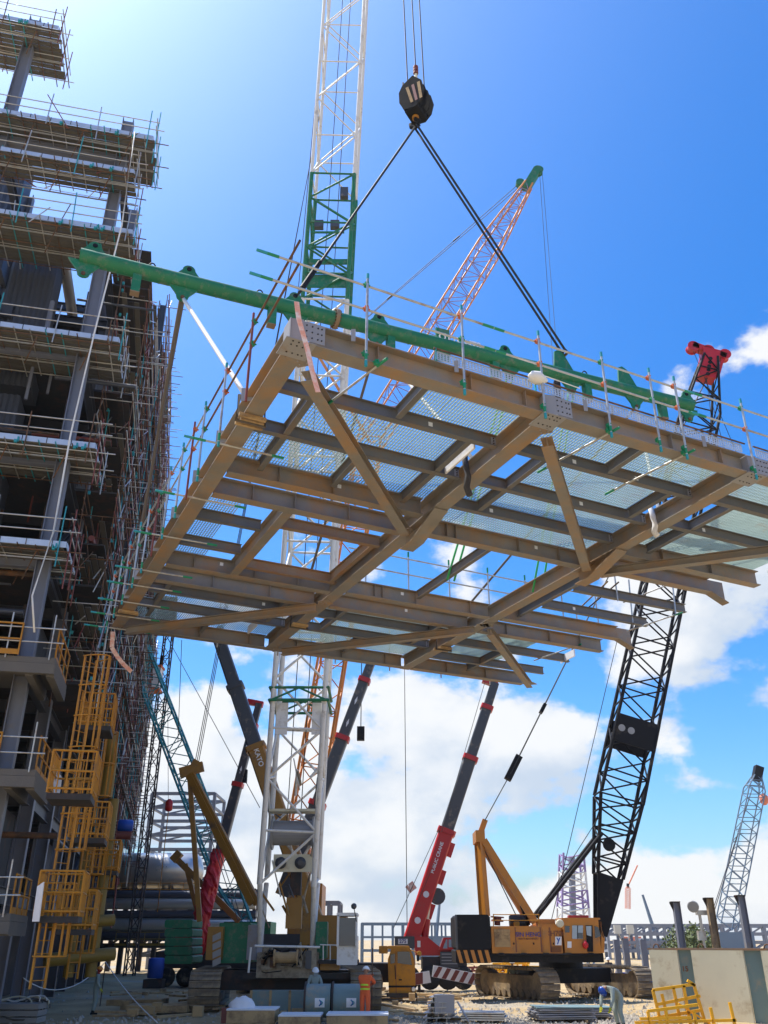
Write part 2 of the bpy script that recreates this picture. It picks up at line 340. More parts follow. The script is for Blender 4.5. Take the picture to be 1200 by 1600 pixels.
# ================================================================== THE LIFTED DECK MODULE
TH = R(64.0); DA = V((math.sin(TH), math.cos(TH), 0)); DB = V((-math.cos(TH), math.sin(TH), 0)); DZ = V((0, 0, 1))
DO = PZ(455, 570, 13.2); DO.z = 0
Z0, ZT = 13.2, 13.72                     # underside of girders, top of steel
def W(a, b, z): return DO + DA * a + DB * b + DZ * z
deck = thing('deck_module', 'large tan steel deck frame with grating hanging in the air from the green spreader beam', 'steel deck', W(6, 9, Z0))
def along_a(name, a0, a1, b, zb, d, w=0.26, m='primer', tf=0.024):
    return IB(name, W(a0, b, zb + d / 2), W(a1, b, zb + d / 2), d, w, m, deck, tf)
def along_b(name, b0, b1, a, zb, d, w=0.26, m='primer', tf=0.024):
    return IB(name, W(a, b0, zb + d / 2), W(a, b1, zb + d / 2), d, w, m, deck, tf)
GD, SD = ZT - Z0, 0.32; ZS = ZT - SD
def build_deck():
    # main girders along b (a = 0, 6, 12), cut where they meet the edge beams
    for a in (-0.1, 5.9, 12.05): along_b('girder', -0.42, 18.45, a, Z0 + 0.004, GD - 0.008, 0.42, tf=0.03)
    for a0, a1 in ((0.14, 5.66), (6.14, 11.80), (12.3, 18.0)):
        along_a('edge_beam', a0, a1, -0.62, Z0, GD, 0.36, tf=0.03)
        along_a('edge_beam', a0, min(a1, 18.6), 18.25, Z0, GD, 0.32, tf=0.03)
    # paired cross girders
    for a0, a1, b in ((0.15, 5.65, 5.0), (0.15, 5.65, 6.25), (6.15, 11.8, 6.0), (12.3, 18.1, 4.75), (12.3, 17.1, 5.9),
                      (0.15, 5.65, 11.5), (0.15, 5.65, 12.9), (6.15, 11.8, 11.3), (12.3, 17.6, 11.2), (12.3, 18.1, 12.75), (6.15, 11.8, 12.75)):
        along_a('cross_girder', a0, a1, b, Z0 + 0.01, GD - 0.02, 0.30)
    # sloped haunch ends on the cantilever tips
    for b, a0 in ((5.9, 17.1), (11.2, 17.6)):
        mb = MB(); mb.prism([W(a0, b - .15, Z0 + .01), W(a0, b + .15, Z0 + .01), W(a0 + .7, b + .15, Z0 - .28), W(a0 + .7, b - .15, Z0 - .28)], (0, 0, 0.03))
        mb.obj('haunch', 'primer', deck)
        mb = MB(); mb.prism([W(a0, b - .01, Z0 + .04), W(a0 + .7, b - .01, Z0 - .25), W(a0 + .7, b - .01, ZT - .02), W(a0, b - .01, ZT - .02)], DB * 0.02)
        mb.obj('haunch_web', 'primer', deck)
    # haunches where the a=6 and a=12 girders deepen at the b=6 node
    for a in (5.9, 12.05):
        mb = MB(); mb.prism([W(a - .21, 4.3, Z0 - .01), W(a + .21, 4.3, Z0 - .01), W(a + .21, 5.7, Z0 - .40), W(a - .21, 5.7, Z0 - .40)], (0, 0, -0.03)); mb.obj('haunch', 'primer', deck)
        mb = MB(); mb.prism([W(a - .21, 5.7, Z0 - .40), W(a + .21, 5.7, Z0 - .40), W(a + .21, 6.35, Z0 - .40), W(a - .21, 6.35, Z0 - .40)], (0, 0, -0.03)); mb.obj('haunch', 'primer', deck)
        mb = MB(); mb.prism([W(a - .012, 4.3, Z0), W(a - .012, 5.7, Z0 - .395), W(a - .012, 6.35, Z0 - .395), W(a - .012, 6.35, Z0)], DA * 0.024); mb.obj('haunch_web', 'primer', deck)
    # secondary beams along a
    for a0, a1, b in ((0.1, 5.7, 1.25), (0.1, 5.7, 3.0), (6.1, 11.85, 1.2), (6.1, 11.85, 3.0), (6.1, 11.85, 4.45), (12.25, 18.0, 1.1), (12.25, 18.0, 2.8),
                      (0.1, 2.1, 8.2), (0.1, 2.1, 10.1), (13.2, 18.2, 8.1), (13.2, 18.0, 9.9),
                      (0.1, 5.7, 14.4), (0.1, 5.7, 16.0), (6.1, 11.85, 14.3), (6.1, 11.85, 15.9), (12.25, 18.2, 15.0), (12.25, 18.3, 17.0)):
        along_a('secondary_beam', a0, a1, b, ZS, SD - 0.006, 0.17, 'primer_grey', tf=0.016)
    # trimmers along b
    for b0, b1, a in ((1.35, 4.85, 0.95), (1.35, 4.85, 5.0), (-0.45, 1.15, 3.0), (-0.45, 1.1, 9.0), (1.3, 4.35, 7.15), (1.3, 2.9, 11.2), (1.2, 4.6, 13.35),
                      (6.4, 11.35, 13.05), (6.15, 11.15, 8.85), (13.05, 17.1, 0.75), (13.05, 15.8, 4.9), (13.0, 15.8, 7.1), (13.0, 15.8, 11.0), (3.1, 4.85, 2.95), (16.1, 18.1, 3.0), (16.1, 18.1, 9.0), (15.1, 18.1, 15.0)):
        along_b('trimmer', b0, b1, a, ZS + 0.02, SD - 0.03, 0.15, 'primer_grey', tf=0.014)
    along_b('trimmer', 6.4, 11.35, 2.3, Z0 + 0.02, GD - 0.03, 0.28)
    for b in (7.65, 10.95): along_a('rusty_trimmer', 2.45, 5.66, b, ZS - .05, SD + .02, 0.17, 'primer_rust')
    along_b('rusty_trimmer', 7.75, 10.85, 5.45, ZS - .05, SD + .02, 0.15, 'primer_rust')
    # web stiffeners on the girders that face the camera
    for b, a0s in ((5.0, (1.5, 3, 4.5)), (6.25, (1.2, 2.4, 4)), (11.5, (1, 3, 4.5)), (12.9, (2, 4)), (6.0, (7, 7.3, 9.5, 11)), (11.3, (7.2, 7.5, 8.8, 11)), (-.62, (1.6, 3.8, 5.2, 7.5, 9.4, 11)), (18.25, (1, 3, 5, 7, 9, 11, 14, 16)), (4.75, (14, 16)), (12.75, (13.5, 15.5, 17))):
        for a in a0s:
            mb = MB(); mb.box(W(a, b - .075, (Z0 + ZT) / 2), (0.014, 0.12, GD - .07), (DA, DB, DZ)); mb.obj('stiffener', 'primer', deck)
    for a, bs in ((-0.1, (1.2, 3, 8.2, 10.1, 14.4, 16)), (5.9, (1.2, 3, 8, 10, 14.4)), (12.05, (1.2, 3, 8, 10, 14.4))):
        for b in bs:
            mb = MB(); mb.box(W(a + .11, b, (Z0 + ZT) / 2), (0.17, 0.014, GD - .08), (DA, DB, DZ)); mb.obj('stiffener', 'primer', deck)
    # plan braces: H sections laid under the girders, rising a little off the bottom flanges
    for (a0, b0), (a1, b1), dz in (((0.35, 0.0), (5.55, 5.75), -.16), ((6.25, 0.0), (11.75, 5.6), -.16), ((17.9, 0.0), (12.4, 5.75), -.16), ((0.2, 17.95), (5.6, 12.55), -.16), ((6.3, 17.9), (11.75, 12.2), -.16), ((18.0, 17.7), (12.4, 12.15), -.16)):
        p0, p1 = W(a0, b0, Z0 + dz), W(a1, b1, Z0 + dz)
        IB('plan_brace', p0, p1, 0.26, 0.27, 'primer', deck, 0.018, 0.014)
        for p, q in ((p0, p1), (p1, p0)):            # bolted end plates
            d = (q - p).normalized(); n = d.cross(DZ)
            c = p - d * .12 + DZ * .145
            mb = MB(); mb.prism([c - n * .16, c + n * .16, c + n * .28 - d * .42, c - n * .28 - d * .42], (0, 0, 0.014)); gp_ = mb.obj('gusset_plate', 'primer', deck)
            mb = MB()
            for i in range(2):
                for s in (-1, 1): mb.tube(c + n * (s * .08) - d * (.1 + i * .12) - DZ * .02, c + n * (s * .08) - d * (.1 + i * .12) + DZ * .001, 0.02, 6)
            mb.obj('bolt_cluster', 'plate_grey', gp_, 'stuff')
    # bolted corner boxes at the near-edge nodes
    for a in (-0.1, 5.9, 12.05):
        for nm, c, sz in (('splice_plate', W(a + .26, -.815, Z0 + .27), (.46, .012, .46)), ('splice_plate', W(a - .23, -.62, Z0 + .27), (.012, .40, .46)), ('splice_plate', W(a, -.55, Z0 - .012), (.62, .6, .014))):
            mb = MB(); mb.box(c, sz, (DA, DB, DZ)); mb.obj(nm, 'plate_grey', deck)
        mb = MB()
        for i in (.10, .22, .34, .42):
            for k in (.1, .24, .38): mb.tube(W(a + i, -.820, Z0 + k + .03), W(a + i, -.835, Z0 + k + .03), 0.017, 6)
            for k in (-.78, -.66, -.4): mb.tube(W(a + i - .25, k, Z0 - .018), W(a + i - .25, k, Z0 - .034), 0.017, 6)
        mb.obj('bolt_cluster', 'steel_dark', deck, 'stuff')
        mb = MB(); mb.prism([W(a - .24, -.79, Z0), W(a - .24, -.79, ZT - .02), W(a + .03, -.85, ZT - .02), W(a + .03, -.85, Z0)], DB * .02); mb.obj('end_plate', 'plate_grey', deck)
    rnd = random.Random(77)
    for (a, b) in ((3.9, 1.25), (8.0, 1.2), (10.0, 1.2), (9.6, 3.0), (7.6, 4.45), (10.2, 6.0), (8.3, 11.3), (4.3, 14.4), (14.6, 9.9), (14.8, 4.75), (3.2, 5.0), (1.9, 11.5), (9.2, 12.75), (13.9, 2.8)):
        MB().box(W(a, b - .014, ZS + .17), (.11, .006, .11), (DA, DB, DZ)).obj('mark_tag', 'lettering_white', deck)
    for b, a0s in ((1.25, (0.14, 5.62)), (3.0, (.14, 5.62)), (1.2, (6.16, 11.8)), (3.0, (6.16, 11.8)), (4.45, (6.16, 11.8)), (1.1, (12.3,)), (2.8, (12.3,)), (14.4, (.14, 5.62)), (16.0, (.14, 5.62)), (14.3, (6.16, 11.8)), (15.9, (6.16, 11.8))):
        for a in a0s:
            MB().box(W(a, b - .02, ZS + .16), (.13, .012, .22), (DA, DB, DZ)).obj('end_cleat', 'plate_grey', deck); mb = MB()
            for k in (.09, .16, .23): mb.tube(W(a, b - .03, ZS + k), W(a, b - .05, ZS + k), .016, 6)
            mb.obj('bolt_cluster', 'steel_dark', deck, 'stuff')
    # the white and pale boards bolted across gaps
    for (a0, b0, a1, b1) in ((5.25, 1.5, 5.25, 2.9), (17.6, 3.0, 18.3, 4.4), (17.9, 14.2, 18.0, 15.3), (4.7, 16.3, 4.7, 17.4)):
        BAR('filler_board', W(a0, b0, ZS + .16), W(a1, b1, ZS + .16), 0.05, 0.30, 'sheet_white', deck)
build_deck()
def grating(a0, a1, b0, b1, dz=0.0):
    """one panel: bearing bars along b, twisted cross rods along a, banding all round"""
    mb = MB(); z = ZT + 0.02 + dz
    na = max(2, int((a1 - a0) / 0.075))
    for i in range(na + 1):
        a = a0 + (a1 - a0) * i / na
        th = 0.012 if i in (0, na) else 0.016
        mb.box(W(a, (b0 + b1) / 2, z), (th, b1 - b0 - .006, 0.034), (DA, DB, DZ))
    nb = max(2, int((b1 - b0) / 0.13))
    for i in range(nb + 1):
        b = b0 + (b1 - b0) * i / nb
        th = 0.012 if i in (0, nb) else 0.008
        mb.box(W((a0 + a1) / 2, b, z + 0.0085), (a1 - a0 - .02, th, 0.0155), (DA, DB, DZ))
    return mb.obj('grating_panel', 'grating', deck, 'stuff')
def gr_row(a0, a1, b0, b1, w=1.0):
    n = max(1, round((a1 - a0) / w))
    for i in range(n): grating(a0 + (a1 - a0) * i / n + .006, a0 + (a1 - a0) * (i + 1) / n - .006, b0 + .01, b1 - .01, random.choice((0, 0.004, 0.002)))
for r in ((3.0, 5.8, -.55, 1.25), (0.95, 5.0, 1.25, 3.0), (0.05, 0.95, 3.0, 4.9), (0.95, 5.8, 3.0, 4.9), (6.0, 11.9, -.55, 1.2), (7.15, 11.2, 1.2, 3.0), (6.0, 11.9, 3.0, 4.4), (6.0, 11.9, 4.45, 5.9),
          (12.2, 18, -.55, 1.1), (13.35, 18, 1.1, 2.8), (12.3, 17.9, 2.8, 4.7), (0.05, 1.25, 6.3, 8.2), (0.05, 1.15, 8.2, 10.1), (0.05, 1.3, 10.1, 11.4), (0.75, 5.7, 12.95, 14.4), (0.75, 4.8, 14.4, 16.0), (0.2, 5.7, 16.0, 18.1),
          (6.1, 11.9, 12.85, 14.3), (7.1, 11.0, 14.3, 15.9), (6.1, 11.9, 15.9, 18.1), (12.3, 16.0, 12.85, 15.0), (13.2, 15.9, 15.0, 17.0), (12.3, 16.6, 17.0, 18.1)):
    gr_row(*r)
def build_deck_rails():
    def band(p, d, parent, m='teal', L=.13): T('tube_sleeve', p, p + d * L, 0.033, m, parent, 10)
    def clamp(p, m='redclamp'):
        mb = MB(); mb.box(p, (.09, .085, .10), (DA, DB, DZ)); mb.tube(p - DA * .08, p + DA * .08, .02, 6); mb.tube(p - DB * .08 + DZ * .02, p + DB * .08 + DZ * .02, .018, 6)
        return mb.obj('coupler', m, deck)
    # near edge: posts, two rails, perforated toe board
    for k, a in enumerate((1.23, 3.5, 5.54, 7.35, 8.8, 9.6, 11.85, 14.2, 16.4)):
        bb = -.94
        po = T('rail_post', W(a, bb, 12.95), W(a + .02, bb, 15.3), 0.0285, 'galv', deck, 10)
        band(W(a + .02, bb, 15.18), DZ, po); band(W(a, bb, 12.94), DZ, po, 'teal'); band(W(a, bb, 13.10), DZ, po, 'green_mark', .14)
        for z in (14.42, 15.05): clamp(W(a + .015, bb + .045, z), 'redclamp' if (k + int(z)) % 3 else 'green_mark')
        clamp(W(a, bb + .05, 13.28), 'green_mark')
    for z, a0 in ((15.05, -1.15), (14.42, -1.25)):
        for i, (s, e) in enumerate(((a0, 4.4), (4.2, 10.3), (10.1, 18.3))):
            b = -.87 + .012 * (i % 2)
            po = T('guard_rail', W(s, b, z + .01 * i), W(e, b, z + .012 * i), 0.0265, 'galv', deck, 10)
            band(W(s, b, z + .01 * i), DA, po, 'teal', .22); band(W(s + .22, b, z + .01 * i), DA, po, 'green_mark', .25); band(W(e - .3, b, z + .012 * i), DA, po, 'green_mark', .28)
    for a0, a1 in ((2.95, 5.35), (5.55, 8.1), (8.15, 11.7), (12.2, 15)):
        mb = MB(); n = int((a1 - a0) / .075)
        mb.box(W((a0 + a1) / 2, -.80, 13.96), (a1 - a0, .012, .03), (DA, DB, DZ)); mb.box(W((a0 + a1) / 2, -.80, 13.76), (a1 - a0, .012, .03), (DA, DB, DZ))
        for i in range(n + 1):
            mb.box(W(a0 + (a1 - a0) * i / n, -.80, 13.86), (.034, .008, .17), (DA, DB, DZ))
        for z in (13.81, 13.86, 13.91): mb.box(W((a0 + a1) / 2, -.803, z), (a1 - a0, .006, .018), (DA, DB, DZ))
        mb.obj('toe_board', 'toe', deck)
        T('toe_board_rail', W(a0 - .1, -.84, 14.0), W(a1 + .1, -.84, 14.0), .022, 'rusty', deck)
    BAR('toe_board_end', W(2.92, -.80, 13.7), W(2.92, -.80, 14.0), .012, .16, 'teal', deck); BAR('toe_board_end', W(5.45, -.80, 13.7), W(5.45, -.80, 14.0), .012, .16, 'teal', deck)
    for a in (2.95, 4.6, 6.3, 7.7, 9.3, 11.0): BAR('toe_board_bracket', W(a, -.66, ZT), W(a, -.74, ZT + .3), .05, .01, 'plate_grey', deck)
    for a in (1.0, 3.4, 6.8, 10.4): BAR('lug_plate', W(a, -.82, ZT - .16), W(a, -.82, ZT + .14), .09, .02, 'plate_grey', deck)
    # tie tubes clamped under the near edge
    for a, L in ((1.5, 1.9), (7.35, 2.3), (9.6, 2.5)):
        p0, p1 = W(a + .12, -1.1, 13.15), W(a - .35, -.9 + L, 13.13)
        po = T('tie_tube', p0, p1, .0265, 'galv', deck); d = (p1 - p0).normalized(); band(p0, d, po, 'green_mark', .32); band(p1 - d * .3, d, po, 'green_mark', .3)
        clamp(W(a, -.86, 13.17), 'green_mark')
    # side edge (a = 0)
    for k, b in enumerate((1.3, 3.35, 5.2, 6.3, 7.5, 9.0, 10.4, 11.8, 13.2, 14.9, 16.4, 17.9)):
        aa = -.52; red = k in (0, 3, 6)
        m = 'redtube' if red else 'galv'
        po = T('rail_post', W(aa, b, 12.95), W(aa + .01, b, 15.3), 0.0285, m, deck, 10)
        if not red: band(W(aa + .01, b, 15.16), DZ, po); band(W(aa, b, 12.94), DZ, po); band(W(aa, b, 13.1), DZ, po, 'green_mark', .2)
        for z in (14.47, 15.08): clamp(W(aa + .05, b, z), 'redclamp' if k % 2 else 'green_mark')
        if k % 2 == 1 or k > 6:
            po = T('tie_tube', W(-1.3, b + .1, 13.08), W(1.1, b + .1, 13.10), .0265, 'galv', deck); band(W(-1.3, b + .1, 13.08), DA, po, 'teal', .2); band(W(-1.1, b + .1, 13.08), DA, po, 'green_mark', .3); band(W(.8, b + .1, 13.1), DA, po, 'green_mark', .3)
    for z in (15.08, 14.47):
        for i, (s, e) in enumerate(((-1.45, 5.6), (5.3, 11.9), (11.7, 18.5))):
            T('guard_rail', W(-.455, s, z + .012 * i), W(-.455, e, z + .012 * i), 0.0265, 'galv' if i else 'rusty', deck, 10)
    for b in (2.2, 4.2, 6.4, 8.8, 11.4, 14, 16): BAR('lug_plate', W(-.26, b, ZT - .14), W(-.26, b, ZT + .2), .26, .016, 'plate_grey', deck)
    # rails round the openings and the far edges
    for (p, q) in (((6.3, 11.45), (18.0, 11.45)), ((0.3, 18.6), (18.0, 18.6))):
        for z in (14.4, 15.0):
            T('guard_rail', W(*p, z), W(*q, z), .0265, 'galv', deck, 10)
        n = 7
        for i in range(n):
            a = lerp(p[0], q[0], (i + .4) / n); T('rail_post', W(a, p[1], 13.74 if p[1] < 18 else 13.1), W(a, p[1], 15.2), .0285, 'galv', deck, 10); band(W(a, p[1], 15.08), DZ, deck, 'green_mark', .2)
    # loose scaffold tubes and timber lying over the cantilever
    for b0, dz in ((8.0, 0), (8.2, .06), (8.5, 0), (8.75, .06)):
        T('loose_tube', W(14.3 + dz * 8, 7.6, ZT + .03 + dz), W(15.2 + dz * 6, 10.5, ZT + .04 + dz), .026, random.choice(('galv', 'rusty', 'timber')), deck)
    for s, e in (((17.6, 8.0, 13.2), (17.75, 8.0, 15.2)), ((17.3, 9.9, 13.2), (17.4, 9.9, 15.2)), ((15.0, 8.0, 13.3), (15.0, 8.0, 15.0)), ((17.0, 12.8, 13.2), (17.1, 12.8, 15.1))):
        T('rail_post', W(*s), W(*e), .0285, 'galv', deck, 10)
    for s, e in (((17.65, 7.7, 14.4), (17.35, 10.3, 14.4)), ((17.65, 7.7, 13.2), (17.35, 10.3, 13.25)), ((17.0, 12.6, 13.35), (16.6, 15.3, 13.35))):
        T('guard_rail', W(*s), W(*e), .0265, 'galv', deck, 10); band(W(*s), (W(*e) - W(*s)).normalized(), deck, 'green_mark', .35)
build_deck_rails()
# wrapped slings round the girders: timber packing and hanging cloth
def packing(a, b, n):
    p = thing('sling_packing', n, 'timber packing', W(a, b, Z0), 'packing where slings wrap the girders')
    for k in range(4):
        mb = MB(); mb.box(W(a + random.uniform(-.04, .04), b - .18 + k * .12, Z0 - .05 + random.uniform(-.02, .02)), (.62 + random.uniform(-.1, .1), .07, .09), (DA, DB, DZ)); mb.obj('timber_block', 'timber', p)
    mb = MB(); pts = [W(a - .30, b, ZT + .04), W(a - .33, b, Z0 - .11), W(a + .33, b, Z0 - .11), W(a + .30, b, ZT + .04)]
    mb.path(pts, .045, 6); mb.obj('sling_wrap', 'webbing_dark', p)
packing(-0.1, 2.3, 'weathered timber blocks and sling wrapped under side girder beside the red post')
packing(-0.1, 16.3, 'timber blocks wrapped under the side girder near its far corner')
packing(5.9, 15.0, 'timber blocks wrapped under the second girder beyond the openings')
packing(12.05, 15.0, 'timber blocks wrapped under the third girder beyond the openings')
def cloth(a, b, label, m, top=0.1, L=.9):
    o = MB()
    o.path([W(a, b, ZT + top), W(a + .02, b - .02, Z0 + .25), W(a + .08, b, Z0), W(a + .05, b + .05, Z0 - L * .4), W(a + .1, b, Z0 - L * .7)], .085, 7)
    tag(o.obj('sling_end', m), label, 'sling end')
cloth(5.55, 2.45, 'dark cloth covered sling end hanging under the second girder', 'dark_cloth', .1, .75)
cloth(11.75, 2.6, 'white cloth covered sling end hanging under the third girder', 'sheet_white', .1, .45)
# ================================================================== SPREADER BEAM, SLINGS, HOOK BLOCK
SB0, SB1 = PZ(125, 400, 21.0), PZ(1080, 635, 21.0)
SBD = (SB1 - SB0).normalized(); SBN = SBD.cross(DZ)
def proj_u(p):
    d = p.y * CP + (p.z - CAM_H) * SP; return 600 + FPX * p.x / d
def sbt(u):
    lo, hi = 0.0, 1.0
    for _ in range(40):
        m = (lo + hi) / 2
        if proj_u(lerp(SB0, SB1, m)) < u: lo = m
        else: hi = m
    return lerp(SB0, SB1, lo)
spreader = thing('spreader_beam', 'long green tubular spreader beam with lifting lugs above the hanging deck', 'spreader beam', lerp(SB0, SB1, .5))
def build_spreader():
    jt = sbt(525)
    MB().tube(SB0, jt - SBD * .06, .245, 24).obj('beam_tube', 'green', spreader)
    MB().tube(jt + SBD * .06, SB1, .24, 24).obj('beam_tube', 'green', spreader)
    mb = MB(); mb.tube(jt - SBD * .06, jt, .34, 24); mb.obj('flange', 'primer_rust', spreader)
    mb = MB(); mb.tube(jt + SBD * .004, jt + SBD * .06, .34, 24); mb.obj('flange', 'primer_rust', spreader)
    mb = MB()
    for k in range(16):
        a = k * math.pi / 8; o = SBN * (.29 * math.cos(a)) + DZ * (.29 * math.sin(a)); mb.tube(jt + o - SBD * .11, jt + o + SBD * .11, .022, 6)
    mb.obj('flange_bolts', 'rusty', spreader, 'stuff')
    for u in (190, 250, 340, 400, 560, 640, 740, 840, 950, 1010):
        c = sbt(u); MB().tube(c - SBD * .018, c + SBD * .018, .252, 24).obj('weld_seam', 'green', spreader)
    def disc_plate(name, c, pts, th=.07):       # plate in the vertical plane along the beam
        mb = MB(); q = [c + SBD * x + DZ * z - SBN * (th / 2) for x, z in pts]; mb.prism(q, SBN * th); return mb.obj(name, 'green', spreader)
    def eye(c, r=.2):
        pts = [(-.42, 0)] + [(-r * math.cos(a) , .28 + r * math.sin(a)) for a in [math.pi * k / 8 for k in range(9)]] + [(.42, 0)]
        o = disc_plate('lifting_lug', c + DZ * .17, pts); mb = MB(); mb.tube(c + DZ * .50 - SBN * .06, c + DZ * .50 + SBN * .06, .075, 12); mb.obj('lug_hole_ring', 'black', spreader)
    def low(c, s=1.0):
        pts = [(-.55 * s, 0), (.55 * s, 0), (.22 * s, -.42 * s)] + [(.2 * s * math.cos(a), -.5 * s - .17 * s * math.sin(a)) for a in [math.pi * k / 6 for k in range(7)]] + [(-.22 * s, -.42 * s)]
        disc_plate('sling_lug', c - DZ * .16, pts); mb = MB(); mb.tube(c - DZ * (.2 + .5 * s) - SBN * .09, c - DZ * (.2 + .5 * s) + SBN * .09, .06, 10); mb.obj('shackle_pin', 'rusty', spreader)
    def stub(c):
        mb = MB(); mb.box(c - DZ * .56, (.26, .24, .66), (SBD, SBN, DZ)); mb.obj('stand_foot', 'green', spreader)
        mb = MB(); mb.box(c - DZ * .90, (.27, .25, .03), (SBD, SBN, DZ)); mb.obj('foot_pad', 'primer_rust', spreader)
    for u in (145, 293, 460, 592, 790, 1075): eye(sbt(u))
    for u in (135, 288, 462, 588, 795, 890, 990, 1072): low(sbt(u), .9)
    for u in (216, 426, 610, 772, 915, 1032): stub(sbt(u))
    c = sbt(692); mb = MB(); mb.box(c, (.5, .09, 1.35), (SBD, SBN, DZ)); mb.obj('lifting_lug', 'green', spreader)
    for u in (236, 405, 600, 915):
        mb = MB(); p = sbt(u) + DZ * .27; mb.path([p + SBD * (.10 * math.cos(math.pi * k / 6)) + DZ * (.14 * math.sin(math.pi * k / 6)) for k in range(7)], .022, 6); mb.obj('hand_loop', 'black', spreader)
    for u in (885, 985):
        c = sbt(u); disc_plate('lifting_lug', c + DZ * .2, [(-.5, 0), (.35, 0), (-.05, .75), (-.25, .85), (-.42, .75)])
    # worn stencil lettering, only a few letters still read
    c = sbt(715); text('stencil', 'OTTOMTS', .34, c - SBN * -.0 + DZ * .18 + V((0, 0, 0)) + (SBN * .20), SBD, DZ, 'lettering_white', spreader) if SBN.y < 0 else text('stencil', 'OTTOMTS', .34, c + DZ * .18 - SBN * .20, SBD, DZ, 'lettering_white', spreader)
build_spreader()
HOOK = V((1.25, 23.45, 31.75))
def build_hook():
    h = thing('hook_block', 'black hook block with striped side plates hanging on the crane ropes', 'hook block', HOOK)
    X = V((.86, -.5, 0)); Y = V((.5, .86, 0))
    def cheek(off, m, k=1.0):
        pr = [(-.36, 1.75), (.12, 2.05), (.50, 1.55), (.62, .95), (.50, .45), (.22, .18), (-.30, .30), (-.50, .8), (-.52, 1.4)]
        mb = MB(); mb.prism([HOOK + X * (x * k) + DZ * (z * k + .1) + Y * off for x, z in pr], Y * .05); return mb.obj('cheek_plate', m, h)
    for o in (-.42, -.14, .14, .40): cheek(o, 'black_matte')
    for k in range(3):
        mb = MB(); mb.prism([HOOK + X * (-.2 + k * .26) + DZ * 1.6 - Y * .424, HOOK + X * (-.08 + k * .26) + DZ * 1.6 - Y * .424, HOOK + X * (.14 + k * .2) + DZ * .6 - Y * .424, HOOK + X * (.02 + k * .2) + DZ * .6 - Y * .424], -Y * .004)
        mb.obj('warning_stripe', 'timber' if k != 1 else 'redtube', h)
    for o in (-.28, 0, .27):
        mb = MB(); mb.lathe(HOOK + DZ * 1.25 + Y * (o - .05), Y, [(0, .42), (.03, .38), (.07, .38), (.1, .42)], 20); mb.obj('sheave', 'darkgrey', h)
    mb = MB(); mb.box(HOOK + DZ * .42 + X * .02, (.6, .75, .28), (X, Y, DZ)); mb.obj('trunnion', 'black_matte', h)
    mb = MB(); mb.path([HOOK + DZ * .35, HOOK + DZ * .1, HOOK + X * .17 - DZ * .08, HOOK + X * .14 - DZ * .27, HOOK - X * .05 - DZ * .34, HOOK - X * .2 - DZ * .22, HOOK - X * .22 - DZ * .05], .085, 9); mb.obj('hook', 'black_matte', h)
    mb = MB(); mb.tube(HOOK + DZ * .15, HOOK + DZ * .24, .14, 12); mb.obj('hook_nut', 'yellow', h)
    mb = MB(); mb.box(HOOK + DZ * 1.95 - X * .34, (.05, .8, .25), (X, Y, DZ)); mb.obj('guard_plate', 'darkgrey', h)
    mb = MB(); mb.tube(HOOK + DZ * 2.05 + X * .06, HOOK + DZ * 2.75 + X * .06, .09, 8, .06); mb.obj('rope_socket', 'cream', h)
    for k in range(3):
        mb = MB(); mb.tube(HOOK + DZ * (2.78 + k * .16) + X * .06, HOOK + DZ * (2.88 + k * .16) + X * .06, .11, 8); mb.obj('rope_clip', 'redtube', h)
build_hook()
TIP = V((-0.2, 24.2, 112.0))
hg = 'hoist ropes of the hook block'
for (x, y, z) in ((-.28, -.1, 1.5), (.06, 0, 2.7), (.40, .1, 1.4)):
    tag(T('hoist_rope', HOOK + V((x, y, z)), TIP + V((x * 1.4, y, 0)), .026, 'cable', None, 6), 'black wire hoist rope running up from the hook block', 'rope', hg)
def sling(name, p0, p1, r, m, label, group=None, s=0.0):
    o = MB().path(sag(p0, p1, s, 8), r, 6); return tag(o.obj(name, m), label, 'sling', group)
LB = lambda u: sbt(u) - DZ * .66
sling('wire_sling', HOOK - DZ * .28, sbt(462) + DZ * .5, .05, 'cable', 'black wire sling from the hook to the lug beside the beam flange')
for k in (0, 1): sling('wire_sling', HOOK - DZ * .28 + SBN * (.09 * (k * 2 - 1)), sbt(888) + DZ * .95 + SBN * (.10 * (k * 2 - 1)), .045, 'cable', 'one of two black wire slings from the hook to the shackle on the beam', 'paired wire slings at the shackle')
mb = MB(); pp, qq = lerp(sbt(462) + DZ * .5, HOOK, .04), lerp(sbt(462) + DZ * .5, HOOK, .17); mb.tube(pp, qq, .10, 8, .08); tag(mb.obj('sling_ferrule', 'black'), 'thick black sleeve at the foot of the single wire sling', 'sling sleeve')
sh_ = thing('shackle', 'black bow shackle joining the paired wire slings to the green lug', 'shackle', sbt(886) + DZ * .9)
c = sbt(886) + DZ * .9
MB().path([c + SBN * (.16 * math.cos(a)) + DZ * (.22 * math.sin(a)) for a in [math.pi * k / 8 for k in range(9)]], .045, 7).obj('bow', 'black', sh_); T('pin', c - SBN * .22, c + SBN * .22, .05, 'rusty', sh_)
for k, off in ((0, -.08), (1, .08)):
    sling('webbing_sling', LB(288) + SBD * off * .4, W(-.1, 16.3, ZT) + DB * off * 3, .055, 'webbing_dark', 'dark webbing sling from the outer lug down to the far end of the side girder', 'dark webbing slings on the side girder')
sling('webbing_sling', LB(290), W(-.1, 2.45, ZT), .06, 'webbing_white', 'white webbing sling from the outer lug to the side girder by the red post')
sling('webbing_sling', LB(588), W(5.9, 2.5, ZT), .05, 'webbing_white', 'pale sling from the beam down to the second girder')
sling('webbing_sling', LB(588), W(5.9, 15.0, ZT), .05, 'webbing_dark', 'dark sling from the beam to the second girder past the openings')
